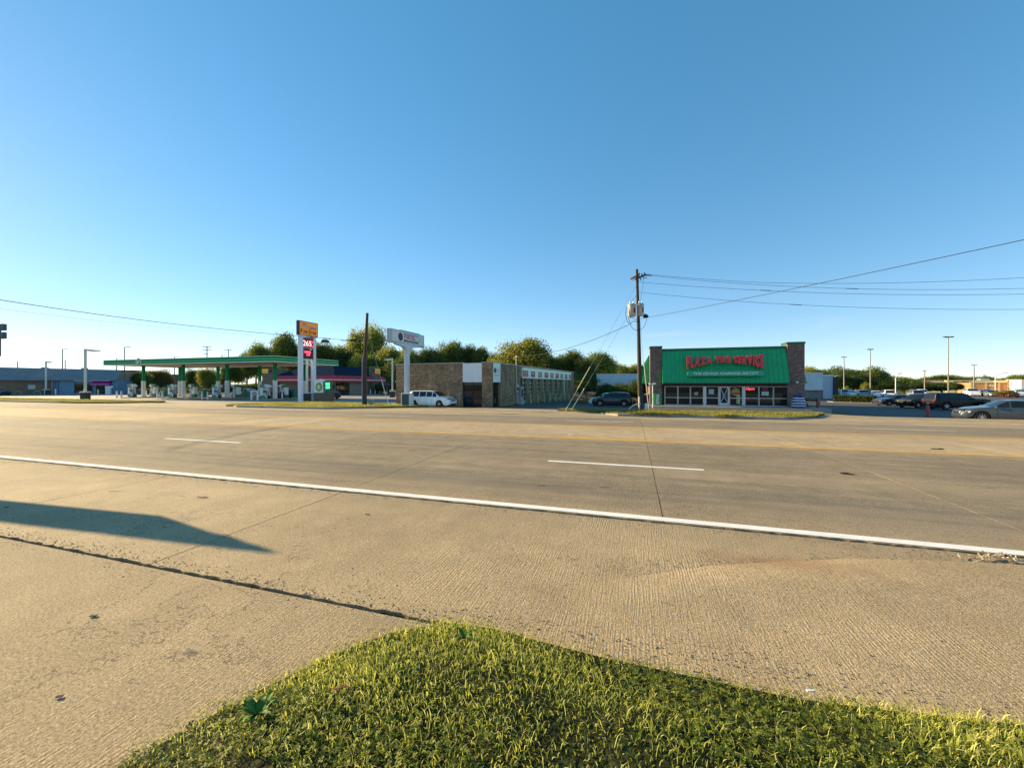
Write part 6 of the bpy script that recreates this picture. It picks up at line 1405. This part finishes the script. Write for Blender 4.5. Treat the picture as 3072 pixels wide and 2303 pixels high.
def tree(px, wpx, py_top, Z, var, mt_, label, cat='tree', group='trees behind the lots', name='tree', zoff=0):
    p = cw(px, Z); z0 = zg(p.x,p.y)+zoff; h = CZ-(py_top-CY)*Z/F - z0; r_ = wpx/2*Z/F
    t = thing(name, label, cat, (p.x,p.y,z0), random.uniform(0,6.28), group); t.scale = (r_/4.2, r_/4.2, h/10.0)
    cm, tm = tree_data(var)
    mkobj('trunk', tm, None, t); o = mkobj('crown', cm, None, t); o.material_slots[0].link = 'OBJECT'; o.material_slots[0].material = mt_
    return t
G_, Y_, A_, D_ = m_leaf, m_leaf_y, m_leaf_a, m_leaf_d
TREES = [
 (427,56,1116,95,'low',G_,'small green tree left of the autumn tree behind the pumps'),(483,66,1108,100,'low',A_,'golden autumn tree behind the canopy columns at left'),
 (576,50,1106,92,'low',D_,'dark spotted tree right of the golden one behind the pumps'),(626,60,1103,88,'low',Y_,'yellow-green tree behind the middle pump islands'),
 (690,70,1088,105,'low',D_,'dark tree under the canopy behind the third island'),(740,80,1062,112,'low',G_,'tree whose top just clears the canopy roof'),(790,84,1030,118,'broad',G_,'left flank tree of the big crown beside the amber sign'),(850,86,1000,122,'tall',G_,'tall round crown left of the amber sign'),
 (905,80,1040,125,'low',D_,'dark tree right behind the amber sign posts'),(965,100,1028,120,'broad',G_,'dense tree right of the amber sign'),(1035,100,1045,118,'low',D_,'dark dense tree above the station shop roof'),(1075,80,985,140,'airy',Y_,'airy yellow-green tree behind the bare wooden pole'),(1120,92,968,138,'airy',Y_,'tallest airy tree right of the bare wooden pole'),
 (1110,120,1062,112,'low',G_,'green mass under the airy trees beside the station shop'),(1175,100,1040,116,'low',Y_,'sunny tree left of the grey pole sign'),(1195,90,1075,104,'low',D_,'dark tree behind the lamp at the garage corner'),
 (1240,90,1050,108,'low',G_,'tree directly behind the grey pole sign post'),(1300,90,1042,112,'broad',D_,'dark tree above the left part of the garage roof'),(1352,90,1024,118,'tall',G_,'tallest tree above the garage roof'),(1400,80,1036,120,'broad',D_,'dark round tree right of the tallest above the garage'),(1440,70,1042,118,'tall',G_,'tree above the garage window panel'),(1478,60,1056,116,'airy',G_,'thin tree above the garage corner'),
 (1570,170,1018,84,'tall',Y_,'big sunlit tree rising over the garage side sign band'),(1625,120,1060,96,'low',D_,'shaded tree right of the big sunlit one'),(1705,110,1052,98,'broad',G_,'tree behind the end of the garage'),(1755,90,1072,94,'low',D_,'dark tree behind the pallets'),(1800,100,1058,108,'tall',G_,'tree with loose top behind the white wall'),(1850,90,1092,120,'low',Y_,'low sunlit tree left of the utility pole'),(1895,80,1094,125,'broad',Y_,'low tree behind the utility pole'),(1925,60,1092,118,'airy',G_,'thin tree showing between utility pole and tire shop'),
 (1740,130,1120,78,'low',D_,'low dark tree at the end of the garage lot'),
 (2440,110,1101,150,'broad',Y_,'sunlit tree above the pale stone-based wall'),(2520,100,1099,170,'round',G_,'round tree left of the hedge light pole'),(2595,110,1102,165,'round',G_,'round dark tree behind the tall hedge pole'),(2560,120,1120,150,'low',D_,'dark tree mass above the far parked cars'),(2660,110,1126,190,'broad',Y_,'pale low tree behind the thin bare pole'),(2640,120,1140,160,'low',D_,'dark bank of trees above the navy sedan'),(2715,110,1132,185,'low',G_,'tree bank left of the cream store'),(2770,110,1148,165,'low',D_,'dark trees in front of the cream store, left'),(2825,80,1146,160,'low',D_,'dark trees in front of the cream store, right'),
 (2868,36,1146,120,'round',D_,'small round dark tree before the cream store'),(2800,80,1126,330,'broad',G_,'far tree over the cream store, left'),(2860,80,1124,330,'broad',G_,'far tree over the cream store, middle'),(2940,90,1129,340,'broad',G_,'far tree over the orange store'),(2962,20,1125,330,'round',G_,'narrow far tree top over the orange store'),(3005,50,1134,340,'round',G_,'far rounded tree left of the entrance tower'),(3060,70,1124,330,'broad',G_,'far tree at the right picture edge'),
 (3012,50,1172,85,'round',Y_,'round yellowish bush beside the long-armed lamp'),(2599,26,1146,98,'round',Y_,'small yellow-green tree before the dark bank'),(2540,14,1158,95,'airy',Y_,'tiny yellow tree left of the small yellow-green one'),(2730,20,1166,86,'round',A_,'small golden tree behind the black SUV'),
]
ORD = ['first','second','third','fourth','fifth','sixth','seventh','eighth','ninth','tenth','eleventh','twelfth','thirteenth','fourteenth','fifteenth','sixteenth','seventeenth','eighteenth']
for k, px in enumerate(list(range(770, 1500, 43))):
    top_ = 1052 + 22*math.sin(k*1.7) + (10 if px > 1180 else 0)
    TREES.append((px, 88, top_, 150 + 9*(k % 3), ('broad','round','low')[k % 3], (G_, D_, Y_)[(k*2) % 3], f'{ORD[k]} tree from the left in the row behind the station shop and brick garage'))
for k, px in enumerate((1520, 1660, 1730, 1790, 1840, 1880, 1915)):
    TREES.append((px, 90, 1066 + 9*(k % 3) + max(0, (px-1780)*.22), 135, ('round','broad')[k % 2], (D_, G_)[k % 2], f'{ORD[k]} tree from the left in the row behind the garage lot'))
for a in TREES: tree(*a)
for k, (px, w_, py, Z, mt_, lb_) in enumerate(((1865,90,1150,60,D_,'dark shrub mass left of the tire shop, right part'),(1815,60,1150,62,D_,'dark shrub against the white wall behind the parked cars'),(1720,110,1140,72,D_,'shrubs at the back of the garage lot'),(1910,60,1140,58,D_,'tall dark shrub behind the utility pole'),(1936,40,1128,60,D_,'dark shrub between the pole and the tire shop'),(505,130,1164,85,D_,'low brown hedge behind the left pump island'),(640,160,1165,84,D_,'dark undergrowth behind the middle pumps'),(760,160,1150,88,D_,'dark undergrowth behind the right pumps'),(1165,90,1145,90,D_,'dark undergrowth behind the garage corner lamp'))):
    tree(px, w_, py, Z, 'low', mt_, lb_, 'shrub', 'shrubs behind the lots', 'shrub')
def hedge(pxa, pxb, Za, Zb, h_, label):
    a, b = cw(pxa,Za), cw(pxb,Zb); L_ = (b-a).length; rz = math.atan2(b.y-a.y,b.x-a.x); g = np.random.default_rng(int(pxa)); n = int(L_*900)
    P_ = g.uniform((0,-.55,0),(L_,.55,h_),(n,3)); ax = g.integers(0,3,n); P_[ax==0,1] = -.55+g.normal(0,.05,(ax==0).sum()); P_[ax==1,2] = h_+g.normal(0,.05,(ax==1).sum())
    nv = g.normal(size=(n,3)); nv /= np.linalg.norm(nv,axis=1)[:,None]; t1 = np.cross(nv,g.normal(size=(n,3))); t1 /= np.linalg.norm(t1,axis=1)[:,None]; t2 = np.cross(nv,t1); s_ = g.uniform(.05,.11,n)[:,None]
    V = np.stack([P_-t1*s_,P_-t2*s_*.6,P_+t1*s_,P_+t2*s_*.6],1).reshape(-1,3); i = np.arange(n)*4
    t = thing('hedge', label, 'hedge', (a.x,a.y,zg((a.x+b.x)/2,(a.y+b.y)/2)), rz)
    tinted('foliage', V, np.stack([i,i+1,i+2,i+3],1), np.repeat(np.clip(g.normal(.4,.2,n),0,1),4), m_leaf_d, t); B(.1,L_-.1,-.42,.42,0,h_-.12).build('twig_core', M('hedge_core', (.012,.014,.008), .95), t)
    return t, a, b
t, a, b = hedge(2503,2626,63,59,1.05,'clipped dark hedge in front of the far parked cars'); ki = struct(MB().prism([(a.x-.6,a.y-1.0),(b.x+.6,b.y-1.0),(b.x+.6,b.y+1.0),(a.x-.6,a.y+1.0)],-2,zg((a.x+b.x)/2,a.y)+.12).build('hedge_kerb', m_kerb))
hedge(2955,3110,43,40,.9,'dark clipped hedge behind the silver-grey sedan')
# grass patch by the leaning red bollard
